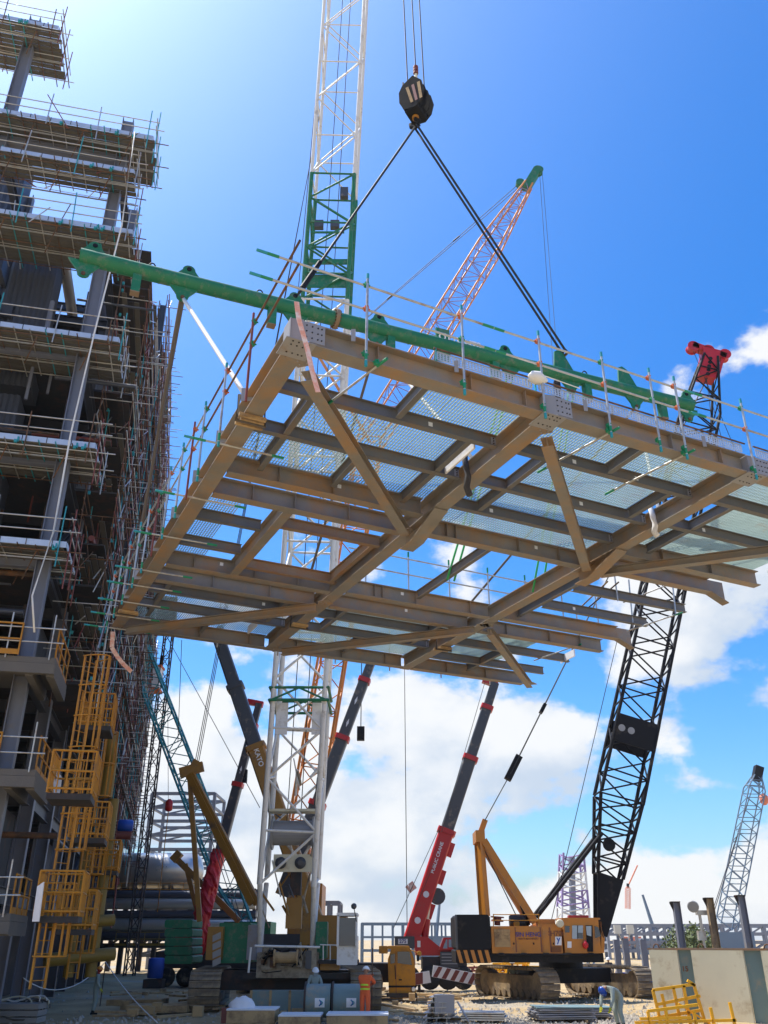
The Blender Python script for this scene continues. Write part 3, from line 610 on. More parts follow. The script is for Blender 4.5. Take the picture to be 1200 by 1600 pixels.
for k in (0, 1): sling('webbing_sling', LB(795) + SBD * (k * .2 - .1), W(8.85 + (k * .26 - .13), 8.9, Z0 + .1), .035, 'webbing_green', 'green webbing sling looped under the trimmer across the large opening', 'green slings at the trimmer')
for k in (0, 1): sling('webbing_sling', LB(890) + SBD * (k * .2 - .1), W(12.05 + (k * .36 - .18), 8.6, Z0 + .1), .035, 'webbing_green', 'green webbing sling looped under the third girder beside the large opening', 'green slings at the third girder')
sling('webbing_sling', LB(990), W(12.05, 2.6, ZT), .05, 'webbing_white', 'white sling from the beam down to the third girder')
sling('webbing_sling', LB(990), W(12.05, 15.0, ZT), .045, 'webbing_dark', 'dark sling from the beam to the third girder past the openings')
def ribbon(name, pts, w, m, label):
    mb = MB(); pts = [V(p) for p in pts]
    for p, q in zip(pts[:-1], pts[1:]): mb.bar(p, q, w, .006, (0.3, -1, 0.2))
    tag(mb.obj(name, m), label, 'marker tape')
ribbon('marker_tape', [W(-.3, -1.0, 13.95), W(-.25, -1.05, 13.5), W(-.05, -1.06, 12.85), W(.05, -1.1, 12.35), W(.18, -1.12, 11.9)], .10, 'tape', 'red and white tape fluttering from the near corner of the deck')
ribbon('marker_tape', [W(-.15, 18.75, 13.2), W(-.1, 18.8, 12.6), W(.15, 18.85, 12.3), W(.4, 18.85, 12.05), W(.75, 18.9, 11.8)], .16, 'tape', 'red and white tape hanging from the far corner of the deck')
bag = thing('tied_bundle', 'pale blue bag tied with string to a near rail post', 'bag', W(5.4, -.9, 14.0))
mb = MB(); mb.lathe(W(5.2, -.92, 13.98), DA, [(0, .03), (.08, .13), (.25, .16), (.4, .1), (.5, .03)], 12); mb.obj('bag_body', 'webbing_white', bag)
T('bag_string', W(5.5, -.93, 14.1), W(6.6, -.93, 14.05), .012, 'webbing_white', bag)
# ================================================================== CRANES
def crawler(parent, near, far, width, height):
    """one crawler track: side frame, rollers and shoes laid round an oval"""
    near, far = V(near), V(far); d = (far - near).normalized(); L = (far - near).length; n = d.cross(DZ); r = height / 2
    a0, a1 = near + d * r + DZ * r, far - d * r + DZ * r
    MB().box((a0 + a1) / 2, (width * .6, (a1 - a0).length, height * .55), (n, d, DZ)).obj('track_frame', 'track', parent)
    for p in (a0, a1):
        mb = MB(); mb.lathe(p - n * width * .32, n, [(0, r * .5), (.05, r * .8), (width * .64 - .05, r * .8), (width * .64, r * .5)], 16, False); mb.obj('track_wheel', 'track', parent)
    nr = max(4, int(L / .75))
    for i in range(nr):
        p = lerp(a0, a1, (i + .5) / nr) - DZ * (r * .62); mb = MB(); mb.tube(p - n * width * .34, p + n * width * .34, r * .3, 10); mb.obj('track_roller', 'track', parent)
    straight = (a1 - a0).length; per = 2 * straight + 2 * math.pi * r; ns = int(per / .30); me = None
    for i in range(ns):
        s = per * i / ns
        if s < straight: p, t = a0 + d * s + DZ * r, d
        elif s < straight + math.pi * r:
            a = (s - straight) / r; p, t = a1 + d * (r * math.sin(a)) + DZ * (r * math.cos(a)), d * math.cos(a) - DZ * math.sin(a)
        elif s < 2 * straight + math.pi * r: p, t = a1 - d * (s - straight - math.pi * r) - DZ * r, -d
        else:
            a = (s - 2 * straight - math.pi * r) / r; p, t = a0 - d * (r * math.sin(a)) - DZ * (r * math.cos(a)), -d * math.cos(a) + DZ * math.sin(a)
        if me is None:
            mb = MB(); mb.box((0, 0, 0), (width, .27, .07)); mb.box((0, .09, .05), (width * .96, .05, .05)); mb.box((0, 0, -.06), (width * .4, .2, .08))
            o = mb.obj('track_shoe', 'track', parent); me = o.data
        else: o = link('track_shoe', me, parent)
        base = o.location.copy(); o.rotation_euler = Matrix((n, t, n.cross(t))).transposed().to_euler(); o.location = base + p
def cyl_pts(c, r, n, X, Y): return [c + X * (r * math.cos(2 * math.pi * k / n)) + Y * (r * math.sin(2 * math.pi * k / n)) for k in range(n)]
def panel(name, m, parent, Y, pts, depth=.05):
    """flat panel facing the viewer side at distance Y, outline given as surveyed bearings"""
    mb = MB(); mb.prism([PY(u, v, Y) for u, v in pts], (0, depth, 0)); return mb.obj(name, m, parent)
def block(name, m, parent, Y, u0, v0, u1, v1, depth, bev=.03):
    p, q = PY(u0, v0, Y), PY(u1, v1, Y); x0, x1 = min(p.x, q.x), max(p.x, q.x); z0, z1 = min(p.z, q.z), max(p.z, q.z)
    b = min(bev, (x1 - x0) / 4, (z1 - z0) / 4, depth / 4)
    pts = [(x0 + b, z0), (x1 - b, z0), (x1, z0 + b), (x1, z1 - b), (x1 - b, z1), (x0 + b, z1), (x0, z1 - b), (x0, z0 + b)]
    mb = MB(); mb.prism([(x, Y, z) for x, z in pts], (0, depth, 0)); return mb.obj(name, m, parent)
def telescopic(parent, p0, p1, w, secs, side=V((0, 1, 0))):
    """telescopic boom: each section a long box with its own collar. secs: (t0, t1, scale, material, collar material)"""
    p0, p1 = V(p0), V(p1); d, X, Yv = frame(p0, p1, side)
    for t0, t1, k, m, cm in secs:
        a, b = lerp(p0, p1, t0), lerp(p0, p1, t1); h = w * k
        pr = [(-.42, -.5), (.42, -.5), (.5, -.40), (.5, .34), (.34, .5), (-.34, .5), (-.5, .34), (-.5, -.40)]
        mb = MB(); mb.prism([a + X * (x * h * .8) + Yv * (y * h) for x, y in pr], b - a); o = mb.obj('boom_section', m, parent)
        if cm:
            mb = MB(); mb.prism([b - d * .18 + X * (x * h * .98) + Yv * (y * h * 1.18) for x, y in pr], d * .32); mb.obj('boom_collar', cm, parent)
# ------------------------------------------------------------------ white lattice boom crawler crane
wc = thing('crawler_crane', 'big crawler crane with white lattice boom, green band and green counterweights', 'crawler crane', V((-4.4, 46, 0)))
def build_white_crane():
    B0 = V((-4.45, 43.6, 3.3)); ax = (TIP - B0)
    at = lambda z: B0 + ax * ((z - B0.z) / ax.z)
    up = (0, 1, 0)
    lattice(wc, at(5.2), at(34.4), 2.45, 2.45, 13, .13, .062, 'white', 'white', up)
    lattice(wc, at(34.4), at(42.4), 2.45, 2.45, 5, .12, .06, 'green', 'green', up)
    lattice(wc, at(42.4), at(84), 2.45, 2.45, 16, .10, .045, 'white', 'white', up)
    lattice(wc, at(84), TIP, 2.45, .9, 8, .09, .04, 'white', 'white', up)
    # boom foot
    for s in (-1, 1):
        for q in (-1, 1): T('foot_chord', at(5.2) + V((s * 1.225, q * 1.2, 0)), V((-4.45 + s * 1.2, 43.75, 2.6)), .12, 'white', wc)
    # green section furniture
    for z, w in ((35.4, .9), (36.6, .35)):
        mb = MB(); mb.box(at(z) + V((0, -1.1, 0)), (2.3, .08, w)); mb.obj('stiffening_plate', 'green', wc)
    for x in (-.6, .3): mb = MB(); mb.box(at(38.6) + V((x, -1.2, .3)), (.5, .3, .5)); mb.obj('winch_box', 'darkgrey', wc)
    mb = MB(); mb.box(at(41.0) + V((.7, -1.1, 0)), (.45, .3, .7)); mb.obj('winch_box', 'darkgrey', wc)
    mb = MB(); mb.box(at(38.4) + V((-.1, -1.28, -.1)), (1.9, .08, .1)); mb.obj('shelf_rail', 'green', wc)
    # green collar under the deck
    c = at(13.3)
    for s in (-1, 1):
        for z in (-.3, .3):
            T('collar_bar', c + V((-1.4, s * 1.35, z)), c + V((1.4, s * 1.35, z)), .07, 'green', wc); T('collar_bar', c + V((s * 1.4, -1.35, z)), c + V((s * 1.4, 1.35, z)), .07, 'green', wc)
        T('collar_bar', c + V((-1.3, s * 1.36, -.3)), c + V((0, s * 1.36, .28)), .05, 'green', wc); T('collar_bar', c + V((1.3, s * 1.36, -.3)), c + V((0, s * 1.36, .28)), .05, 'green', wc)
    for x in (-.75, .95): mb = MB(); mb.box(at(12.2) + V((x, -1.15, 0)), (.55, .06, 1.5)); mb.obj('web_plate', 'white', wc)
    # drum and plates inside the foot of the boom
    c = at(7.3)
    mb = MB(); mb.lathe(c + V((-1.0, .1, 0)), (1, 0, 0), [(0, .75), (.08, .75), (.1, .55), (1.9, .55), (1.92, .75), (2.0, .75)], 24, False); mb.obj('hoist_drum', 'boomgrey', wc)
    mb = MB(); mb.box(c + V((0, -.1, .95)), (2.2, .9, .12)); mb.obj('drum_cover', 'cream', wc)
    mb = MB(); mb.box(c + V((.1, -.3, -1.35)), (1.8, .12, .75)); mb.obj('bracket_plate', 'cream', wc)
    for x in (-.45, .45):
        mb = MB(); mb.lathe(c + V((x, -.42, -1.35)), (0, -1, 0), [(0, .26), (.06, .26), (.07, .14), (.12, .12)], 14); mb.obj('pulley', 'darkgrey', wc)
    for z, w in ((5.3, 1.1), (3.9, 1.6)):
        mb = MB(); mb.box(at(z) + V((.25, .5, 0)), (w * .45, .5, 1.3)); mb.obj('machine_column', 'gold' if z < 5 else 'steel_dark', wc)
    rnd = random.Random(31)
    for k in range(22):                                # hydraulic lines, ladders and small struts round the boom foot
        z = rnd.uniform(3.2, 10); x = rnd.uniform(-1.0, 1.0); y = rnd.uniform(-.9, .9)
        T('foot_strut', at(z) + V((x, y, 0)), at(z + rnd.uniform(.5, 1.6)) + V((x + rnd.uniform(-.9, .9), y * .7, 0)), rnd.uniform(.025, .07), rnd.choice(('white', 'cream_dirty', 'gold', 'darkgrey')), wc, 6)
    for k in range(12):
        p = PY(rnd.uniform(405, 492), rnd.uniform(1484, 1520), 42.8); MB().path([p, p + V((rnd.uniform(-.5, .5), -.15, rnd.uniform(-.2, .3))), p + V((rnd.uniform(-.9, .9), -.1, rnd.uniform(-.6, .2)))], rnd.uniform(.02, .05), 6).obj('hose', rnd.choice(('black', 'cream_dirty', 'steel_dark')), wc)
    for k in range(6): block('front_fitting', rnd.choice(('cream_dirty', 'darkgrey', 'rusty')), wc, 42.75, 408 + k * 14, 1484 + rnd.uniform(0, 18), 416 + k * 14, 1500 + rnd.uniform(0, 16), .3)
    # machinery house and front winch
    block('machine_front', 'cream_dirty', wc, 43.0, 402, 1488, 497, 1528, 2.6)
    mb = MB(); mb.lathe(PY(428, 1496, 42.7), (1, 0, 0), [(0, .34), (.06, .34), (.07, .22), (1.0, .22), (1.01, .34), (1.07, .34)], 18, False); mb.obj('front_drum', 'timber', wc)
    for u in (410, 480): block('front_bracket', 'cream_dirty', wc, 42.8, u, 1478, u + 14, 1515, .3)
    T('front_rail', PY(398, 1478, 42.6), PY(500, 1480, 42.6), .05, 'white', wc); T('front_rail', PY(392, 1480, 42.6), PY(388, 1520, 42.6), .05, 'white', wc)
    block('deck_plate', 'steel_dark', wc, 43.2, 380, 1520, 560, 1530, 4.5)
    block('side_house', 'green', wc, 44.5, 343, 1442, 388, 1505, 3.2)
    block('house_panel', 'gold', wc, 44.0, 325, 1448, 345, 1500, 2.6)
    block('rear_house', 'plate_grey', wc, 44.3, 388, 1445, 400, 1500, 2.4)
    for k in range(5): block('counterweight_slab', 'green', wc, 46.5, 258, 1437 + k * 14, 300, 1450 + k * 14, 2.6, .06)
    for k in range(4): mb = MB(); mb.prism([PY(332 + k * 0, 1462 + k * 13, 43.95), PY(345, 1456 + k * 13, 43.95), PY(345, 1466 + k * 13, 43.95), PY(332, 1472 + k * 13, 43.95)], (0, .02, 0)); mb.obj('warning_chevron', 'boomgrey', wc)
    # operator cab to the side
    block('cab_body', 'white', wc, 42.5, 527, 1462, 558, 1508, 1.9)
    block('cab_window', 'glass', wc, 42.42, 530, 1434, 556, 1478, 1.7)
    for u in (528, 557): block('cab_pillar', 'white', wc, 42.40, u - 1.2, 1430, u + 1.2, 1480, .10)
    block('cab_roof', 'white', wc, 42.4, 526, 1426, 559, 1431, 1.95)
    T('cab_mirror_arm', PY(557, 1440, 42.4), PY(553, 1418, 42.4), .02, 'black', wc); mb = MB(); mb.lathe(PY(553, 1416, 42.38), (0, -1, 0), [(0, .1), (.05, .13), (.09, .05)], 12); mb.obj('mirror', 'darkgrey', wc)
    block('cab_walkway', 'steel_dark', wc, 42.8, 497, 1500, 560, 1506, 1.5)
    for u in (505, 516): T('walkway_post', PY(u, 1500, 42.7), PY(u, 1476, 42.7), .025, 'white', wc)
    T('walkway_rail', PY(500, 1476, 42.7), PY(526, 1477, 42.7), .025, 'white', wc)
    block('green_locker', 'green', wc, 43.4, 494, 1440, 510, 1498, 1.0); block('engine_box', 'gold', wc, 43.2, 500, 1502, 530, 1516, 1.2)
    # crawlers, pointing towards the camera
    crawler(wc, G(316, 42.6) + V((0, 0, .02)), G(316, 42.6) + V((-.9, 8.6, .02)), 1.35, 1.5)
    crawler(wc, G(572, 42.6) + V((0, 0, .02)), G(572, 42.6) + V((-.9, 8.6, .02)), 1.35, 1.5)
    MB().box(G(445, 45.6) + V((0, 0, 1.15)), (7.4, 2.6, .8)).obj('car_body', 'steel_dark', wc)
    # live mast, backstay and pendants
    mt = PY(296, 1208, 47.0)
    for dx in (-.13, .13): BAR('live_mast', PY(398, 1412, 45.5) + V((dx, 0, 0)), mt + V((dx * .6, 0, 0)), .22, .34, 'gold', wc)
    BAR('mast_head', mt + V((-.5, 0, 0)), mt + V((.7, 0, .35)), .3, .5, 'gold', wc); BAR('mast_head', mt, PY(308, 1188, 47.0), .35, .3, 'gold', wc)
    BAR('backstay_strut', mt, PY(312, 1440, 47.0), .2, .24, 'gold', wc)
    for k in range(3): T('pendant_rope', PY(305 + k * 2, 1190, 47) + V((0, k * .12, 0)), at(50) + V((-1.2, 1.2, k * .2)), .022, 'cable', wc, 6)
    for k in range(2): T('mast_rope', mt + V((k * .2, 0, 0)), PY(372 + k * 6, 1438, 46), .02, 'cable_grey', wc, 6)
    # hoist lines climbing inside the boom
    for x in (-.35, .3): T('boom_rope', at(7.5) + V((x, .3, 0)), at(100) + V((x * .6, .3, 0)), .022, 'cable', wc, 6)
    T('boom_rope', at(34) + V((-1.6, -.6, 0)), at(60) + V((-1.3, -.2, 0)), .02, 'cable', wc, 6)
build_white_crane()
# ------------------------------------------------------------------ orange luffing crane behind
oc = thing('luffing_crane', 'orange lattice luffing crane with green jib head rising behind the white boom', 'crane', V((-7, 62, 0)))
def build_orange_crane():
    b0, b1 = PY(468, 1330, 61), PY(578, 690, 60); j1 = PY(826, 288, 58)
    lattice(oc, b0, b1, 1.9, 1.9, 17, .10, .045, 'lattice_orange', 'lattice_orange', (0, 1, 0))
    corner = lattice(oc, b1, lerp(b1, j1, .72), 1.9, 1.9, 18, .085, .035, 'lattice_orange', 'purple', (0, 1, 0))
    lattice(oc, lerp(b1, j1, .72), j1, 1.9, .7, 8, .085, .035, 'lattice_orange', 'purple', (0, 1, 0))
    d = (j1 - b1).normalized(); n = V((0, 1, 0)).cross(d)
    mb = MB(); mb.bar(j1 - d * .6, j1 + d * 1.8, .7, .8, (0, 1, 0)); mb.obj('jib_head', 'green', oc)
    mb = MB(); mb.lathe(j1 + d * 1.8 + V((.1, -.25, 0)), (0, 1, 0), [(0, .5), (.06, .5), (.1, .4), (.4, .4), (.44, .5), (.5, .5)], 16, False); mb.obj('head_sheave', 'green', oc)
    mb = MB(); mb.lathe(j1 - d * .2 - n * .0 + V((-.7, -.25, .3)), (0, 1, 0), [(0, .4), (.5, .4)], 14, False); mb.obj('head_sheave', 'green', oc)
    st = b1 + V((-9, 2, 1.5))
    for k in (0, 1): T('luffing_pendant', j1 + V((-.8, k * .5, .2)), PY(500, 560, 62) + V((0, k * .5, k * .4)), .03, 'cable', oc, 6)
    for t in (.33, .66):
        p = lerp(j1 + V((-.8, 0, .2)), PY(500, 560, 62), t); T('pendant_link', p - (PY(500, 560, 62) - j1).normalized() * .4, p + (PY(500, 560, 62) - j1).normalized() * .4, .07, 'cable', oc, 6)
    T('jib_rope', PY(680, 500, 60), j1 + V((-.5, 0, 0)), .02, 'cable', oc, 6)
    T('luffing_mast', b1, PY(500, 560, 62), .14, 'lattice_orange', oc, 6)
    for k in (0, 1): T('hoist_line', j1 + d * 1.6 + V((.35 + k * .25, 0, 0)), PY(865 + k * 8, 585, 58), .022, 'cable_grey', oc, 6)
    p = PY(869, 590, 58); MB().box(p - DZ * 1.2, (.5, .4, 1.6)).obj('hook_ball', 'black', oc); T('hoist_line', p, p + V((0, 0, 2)), .03, 'cable_grey', oc, 6)
    block('machine_house', 'orange', oc, 60, 452, 1380, 500, 1500, 4.0); crawler(oc, G(440, 59), G(440, 66), 1.2, 1.4); crawler(oc, G(510, 59), G(510, 66), 1.2, 1.4)
    block('boom_foot', 'orange', oc, 60.2, 458, 1325, 482, 1384, 1.6)
build_orange_crane()
# ------------------------------------------------------------------ orange crawler crane with black boom
sc_ = thing('crawler_crane', 'orange crawler crane with navy lettering, black counterweight and black lattice boom', 'crawler crane', G(850, 51))
def build_sin_heng():
    Y = 49.5; p = sc_
    block('lower_deck', 'black', p, Y + .05, 766, 1489, 944, 1504, 3.1)
    mh_ = block('machine_house', 'orange', p, Y, 767, 1447, 876, 1489.5, 3.2)
    block('machine_house', 'orange', p, Y + .02, 842, 1444, 880, 1489.5, 3.0)
    block('roof_hatch', 'orange', p, Y + .6, 838, 1436, 868, 1446, 1.6)
    block('panel_strip', 'orange', mh_, Y - .04, 847, 1447, 859, 1489, .05, .01)
    for u in (806, 845.5, 860): block('panel_joint', 'lettering_brown', mh_, Y - .012, u - .35, 1449, u + .35, 1488, .02, .001)
    block('louvre_panel', 'timber', mh_, Y - .04, 772, 1452, 798, 1480, .05, .01)
    for k in range(6): block('louvre_slat', 'timber', mh_, Y - .07, 773, 1453 + k * 4.6, 797, 1456 + k * 4.6, .04, .01)
    block('counterweight', 'black', p, Y - .1, 711, 1429, 768, 1484, 3.4, .12)
    block('counterweight_edge', 'darkgrey', p, Y - .14, 711, 1429, 716, 1484, .1, .02)
    block('counterweight_skirt', 'black', p, Y - .06, 712, 1484.2, 767, 1505, 3.2, .05)
    for k in range(5):
        mb = MB(); u = 713 + k * 11
        mb.prism([PY(u, 1484.5, Y - .08), PY(u + 5.5, 1484.5, Y - .08), PY(u + 11, 1504.5, Y - .08), PY(u + 5.5, 1504.5, Y - .08)], (0, .015, 0)); mb.obj('warning_stripe', 'orange', p)
    # cab
    cab_ = block('cab', 'orange', p, Y - .12, 879, 1437, 940, 1489.5, 2.0)
    panel('cab_nose', 'orange', p, Y - .1, [(940, 1452), (945, 1466), (944, 1489), (939.5, 1489), (939.5, 1440)], 1.9)
    for n_, pts in (('side_window', [(894, 1446), (911, 1446), (911, 1467), (894, 1467)]), ('rear_window', [(883, 1447), (890, 1447), (890, 1457), (883, 1457)])): panel(n_, 'glass_pale' if n_ == 'side_window' else 'glass', cab_, Y - .16, pts, .05)
    panel('window_bar', 'black', cab_, Y - .175, [(902, 1446), (903, 1446), (903, 1467), (902, 1467)], .02); panel('lower_window', 'glass', cab_, Y - .18, [(903.2, 1457.5), (910.8, 1457.5), (910.8, 1466.5), (903.2, 1466.5)], .02)
    panel('door_opening', 'black', cab_, Y - .16, [(915, 1446), (926, 1446), (927, 1487), (918, 1487)], .05); panel('door_glass', 'glass_pale', cab_, Y - .19, [(915.5, 1447), (924, 1447), (924, 1463), (917, 1461)], .03)
    panel('front_window', 'glass', cab_, Y - .16, [(929, 1447), (935, 1449), (939, 1463), (930, 1466)], .05)
    mb = MB(); mb.lathe(PY(915, 1481, Y - .28), (0, 0, 1), [(-.05, .03), (.03, .14), (.17, .16), (.28, .08), (.36, .02)], 12); mb.obj('red_bag', 'red', p)
    T('wiper_arm', PY(938, 1449, Y - .2), PY(943, 1465, Y - .2), .02, 'black', cab_)
    block('cab_roof', 'orange', p, Y - .14, 878, 1434, 938, 1437.2, 2.05, .02); block('roof_lamp_bar', 'red', p, Y, 888, 1430, 920, 1434, .3, .02)
    mb = MB(); mb.lathe(PY(874, 1443, Y - .1), (0, -1, 0), [(0, .1), (.04, .2), (.2, .2), (.22, .15)], 14); mb.obj('horn_lamp', 'cream', p)
    # lettering and stickers
    text('company_lettering', 'SIN HENG', .29, PY(825.5, 1460.5, Y - .03), (1, 0, 0), DZ, 'lettering_blue', mh_); text('small_lettering', 'HEAVY MACHINERY', .12, PY(825.5, 1467, Y - .015), (1, 0, 0), DZ, 'lettering_brown', mh_)
    text('model_lettering', 'KH700', .34, PY(868, 1459, Y - .02), (1, 0, 0), DZ, 'lettering_brown', p)
    panel('sticker', 'lettering_white', p, Y - .05, [(867.5, 1463.5), (877.5, 1463.5), (877.5, 1477), (867.5, 1477)], .02); text('sticker_mark', 'y', .42, PY(872.5, 1467.5, Y - .06), (1, 0, 0), DZ, 'blue', p)
    panel('sticker', 'lettering_white', p, Y - .15, [(886.5, 1471), (893, 1471), (893, 1481), (886.5, 1481)], .02)
    mb = MB(); mb.tube(PY(777, 1446, Y + 1), PY(777, 1440, Y + 1), .16, 12); mb.tube(PY(777, 1440, Y + 1), PY(777, 1437, Y + 1), .34, 12, .3); mb.tube(PY(777, 1437, Y + 1), PY(777, 1434, Y + 1), .22, 12); mb.tube(PY(777, 1434, Y + 1), PY(777, 1432, Y + 1), .36, 12); mb.obj('exhaust_stack', 'redtube', p)
    mb = MB(); mb.lathe(PY(796, 1440, Y + 1), (1, 0, 0), [(0, .28), (.06, .32), (.8, .32), (.86, .28)], 14, False); mb.obj('boom_winch', 'steel_dark', p)
    for k in range(4): block('winch_guard', 'yellow', p, Y + .5 + k * .3, 803 + k * 5, 1440 + (k % 2), 812 + k * 5, 1447, .2)
    for u in (771, 842): T('grab_rail', PY(u, 1447, Y - .1), PY(u, 1428, Y - .1), .025, 'yellow', p)
    T('roof_rail', PY(771, 1429, Y - .1), PY(842, 1429, Y - .1), .022, 'yellow', p); T('roof_rail', PY(771, 1438, Y - .1), PY(842, 1438, Y - .1), .02, 'yellow', p)
    for u in (802, 833, 864): block('door_latch', 'black', mh_, Y - .05, u, 1473, u + 2, 1476, .05, .005)
    for k in range(7): block('grille_slat', 'lettering_brown', mh_, Y - .05, 861.5, 1479 + k * 1.4, 877, 1479.6 + k * 1.4, .04, .003)
    for u in (780, 815, 850, 885, 920): block('step_bracket', 'black', p, Y - .3, u, 1489, u + 8, 1491, .35, .01)
    T('side_step', PY(776, 1491.5, Y - .35), PY(936, 1491.5, Y - .35), .04, 'black', p); T('cab_grab', PY(913, 1450, Y - .2), PY(914, 1484, Y - .2), .02, 'yellow', p)
    # gantry
    t = PY(748, 1309, Y + 1.6)
    for dy in (-.9, .9):
        BAR('gantry_post', PY(757, 1432, Y + 1.6) + V((0, dy, 0)), t + V((0, dy * .8, 0)), .3, .3, 'orange', p)
        BAR('gantry_leg', PY(832, 1442, Y + 1.6) + V((0, dy, 0)), t + V((.2, dy * .8, -.2)), .38, .36, 'orange', p)
    BAR('gantry_head', t + V((0, -.95, 0)), t + V((0, .95, 0)), .5, .6, 'orange', p); BAR('gantry_horn', t, PY(758, 1281, Y + 1.6), .34, .3, 'orange', p)
    BAR('gantry_link', PY(815, 1415, Y + 1.3), PY(826, 1446, Y + 1.3), .1, .2, 'black', p)
    T('gantry_rope', t, PY(812, 1442, Y + 1.2), .03, 'cable', p, 6)
    # black boom: foot, tapered base section, parallel sections, red head
    Yb = Y + 1.2; f0 = PY(938, 1462, Yb); tip = PY(1108, 560, Yb); top0 = PY(966, 1250, Yb); top1 = PY(1092, 650, Yb)
    BW = 2.35
    lattice(p, lerp(f0, top0, .42), top0, 1.35, BW, 5, .10, .05, 'black', 'black', (0, 1, 0), 1.1, 1.7)
    lattice(p, top0, top1, BW, BW, 20, .105, .05, 'black', 'black', (0, 1, 0), 1.8, 1.8)
    lattice(p, top1, tip, BW, .95, 4, .09, .05, 'black', 'black', (0, 1, 0), 1.8, .9)
    Zb, Xb, Yb_ = frame(f0, tip, (0, 1, 0))
    f1 = lerp(f0, top0, .42)
    for s in (-.55, .5):
        mb = MB(); mb.prism([f0 - Xb * .25 + V((0, s, 0)), f0 + Xb * .25 + V((0, s, 0)), f1 + Xb * .72 + V((0, s, 0)), f1 - Xb * .72 + V((0, s, 0))], V((0, .06, 0))); mb.obj('foot_plate', 'black', p)
    c0, c1 = lerp(top0, top1, .11), lerp(top0, top1, .17)                     # splice box with round holes
    for s in (-.95, .9):
        mb = MB(); hw = BW / 2 + .1; o = V((0, s, 0))
        mb.prism([c0 - Xb * hw + o, c0 + Xb * hw + o, c1 + Xb * hw + o, c1 - Xb * hw + o], V((0, .06, 0))); mb.obj('splice_plate', 'black', p)
        for k in (.25, .75):
            mb = MB(); cc = lerp(c0, c1, .5) + Xb * (k * 1.1) + o + V((0, -.012, 0)); mb.prism(cyl_pts(cc, .2, 14, Xb, Zb), V((0, .085, 0))); mb.obj('lightening_hole_rim', 'boomgrey', p)
    mb = MB(); mb.lathe(lerp(f0, top0, .63) + V((0, -.9, 0)) + Xb * .35, (0, 1, 0), [(0, .3), (.05, .34), (.12, .34), (.17, .3)], 16, False); mb.obj('guide_sheave', 'black', p)
    for t_ in (.02, .24, .33, .50):
        q = lerp(top0, top1, t_) - Xb * (BW / 2 + .16); BAR('pendant_guide', q - Zb * .4, q + Zb * .4, .3, .2, 'black', p)
    hd = thing if False else None
    mb = MB(); mb.bar(lerp(top1, tip, .62), tip + Zb * .6, 1.2, .9, (0, 1, 0)); mb.obj('boom_head', 'red', p)
    mb = MB(); mb.bar(tip + Zb * .4 - Xb * 1.1, tip + Zb * .7 + Xb * 1.35, .45, .6, (0, 1, 0)); mb.obj('head_bracket', 'red', p)
    mb = MB(); mb.bar(lerp(top1, tip, .75) - Xb * .8, tip + Zb * .5 - Xb * .95, .2, .4, (0, 1, 0)); mb.obj('head_bracket', 'red', p)
    for k in (-1.0, .2, 1.3):
        mb = MB(); mb.lathe(tip + Zb * .55 + Xb * k + V((0, -.3, 0)), (0, 1, 0), [(0, .42), (.05, .42), (.1, .34), (.5, .34), (.55, .42), (.6, .42)], 16, False); mb.obj('head_sheave', 'red', p)
    for k in range(5):
        mb = MB(); mb.prism(cyl_pts(lerp(lerp(top1, tip, .66), tip, k / 5) + V((0, -.47, 0)), .15, 10, Xb, Zb), V((0, .02, 0))); mb.obj('head_hole', 'black', p)
    for k, (u, v) in enumerate(((1152, 640), (1160, 735), (1128, 720))): T('hoist_line', tip + Zb * .5 + Xb * (1.3 - k * .4), PY(u, v + 70, Yb - 1), .022, 'cable', p, 6)
    # pendants: gantry to bridle to boom head, and the backstop strut
    br = PY(797, 1210, Yb); hp = tip - Xb * .5
    for k in range(4): T('bridle_rope', PY(757, 1283, Y + 1.6) + V((0, k * .15 - .2, 0)), br + V((0, k * .12 - .2, 0)), .022, 'cable', p, 6)
    BAR('bridle', lerp(br, hp, -.01), lerp(br, hp, .035), .5, .4, 'black', p)
    for k in (-.25, .25): T('pendant_rope', br + V((0, k, 0)), hp + V((0, k, 0)), .035, 'cable', p, 6)
    for t_ in (.13, .3, .5): BAR('pendant_link', lerp(br, hp, t_ - .008), lerp(br, hp, t_ + .008), .6, .2, 'black', p)
    for s in (-.7, .7): T('backstop', PY(835, 1434, Y + 1.4) + V((0, s, 0)), PY(936, 1304, Yb) + V((0, s, 0)), .11, 'black', p)
    T('luffing_rope', PY(862, 1436, Y + 1.2), PY(968, 985, Yb), .022, 'cable', p, 6); T('luffing_rope', PY(838, 1430, Y + 1.2), PY(940, 1270, Yb), .022, 'cable', p, 6)
    # undercarriage
    n1 = G(862, 49.4); dd = V((-2.7, 6.4, 0)); oo = V((5.5, 2.3, 0))
    crawler(p, n1, n1 + dd, 1.15, 1.45); crawler(p, n1 + oo, n1 + oo + dd, 1.15, 1.45)
    MB().box(n1 + oo * .5 + dd * .5 + V((0, 0, 1.05)), (4.6, 2.6, .7), (oo.normalized(), dd.normalized(), DZ)).obj('car_body', 'black', p)
    mb = MB(); mb.lathe(n1 + oo * .5 + dd * .5 + V((0, 0, 1.4)), (0, 0, 1), [(0, 1.2), (.3, 1.2)], 24); mb.obj('slew_ring', 'black', p)
build_sin_heng()
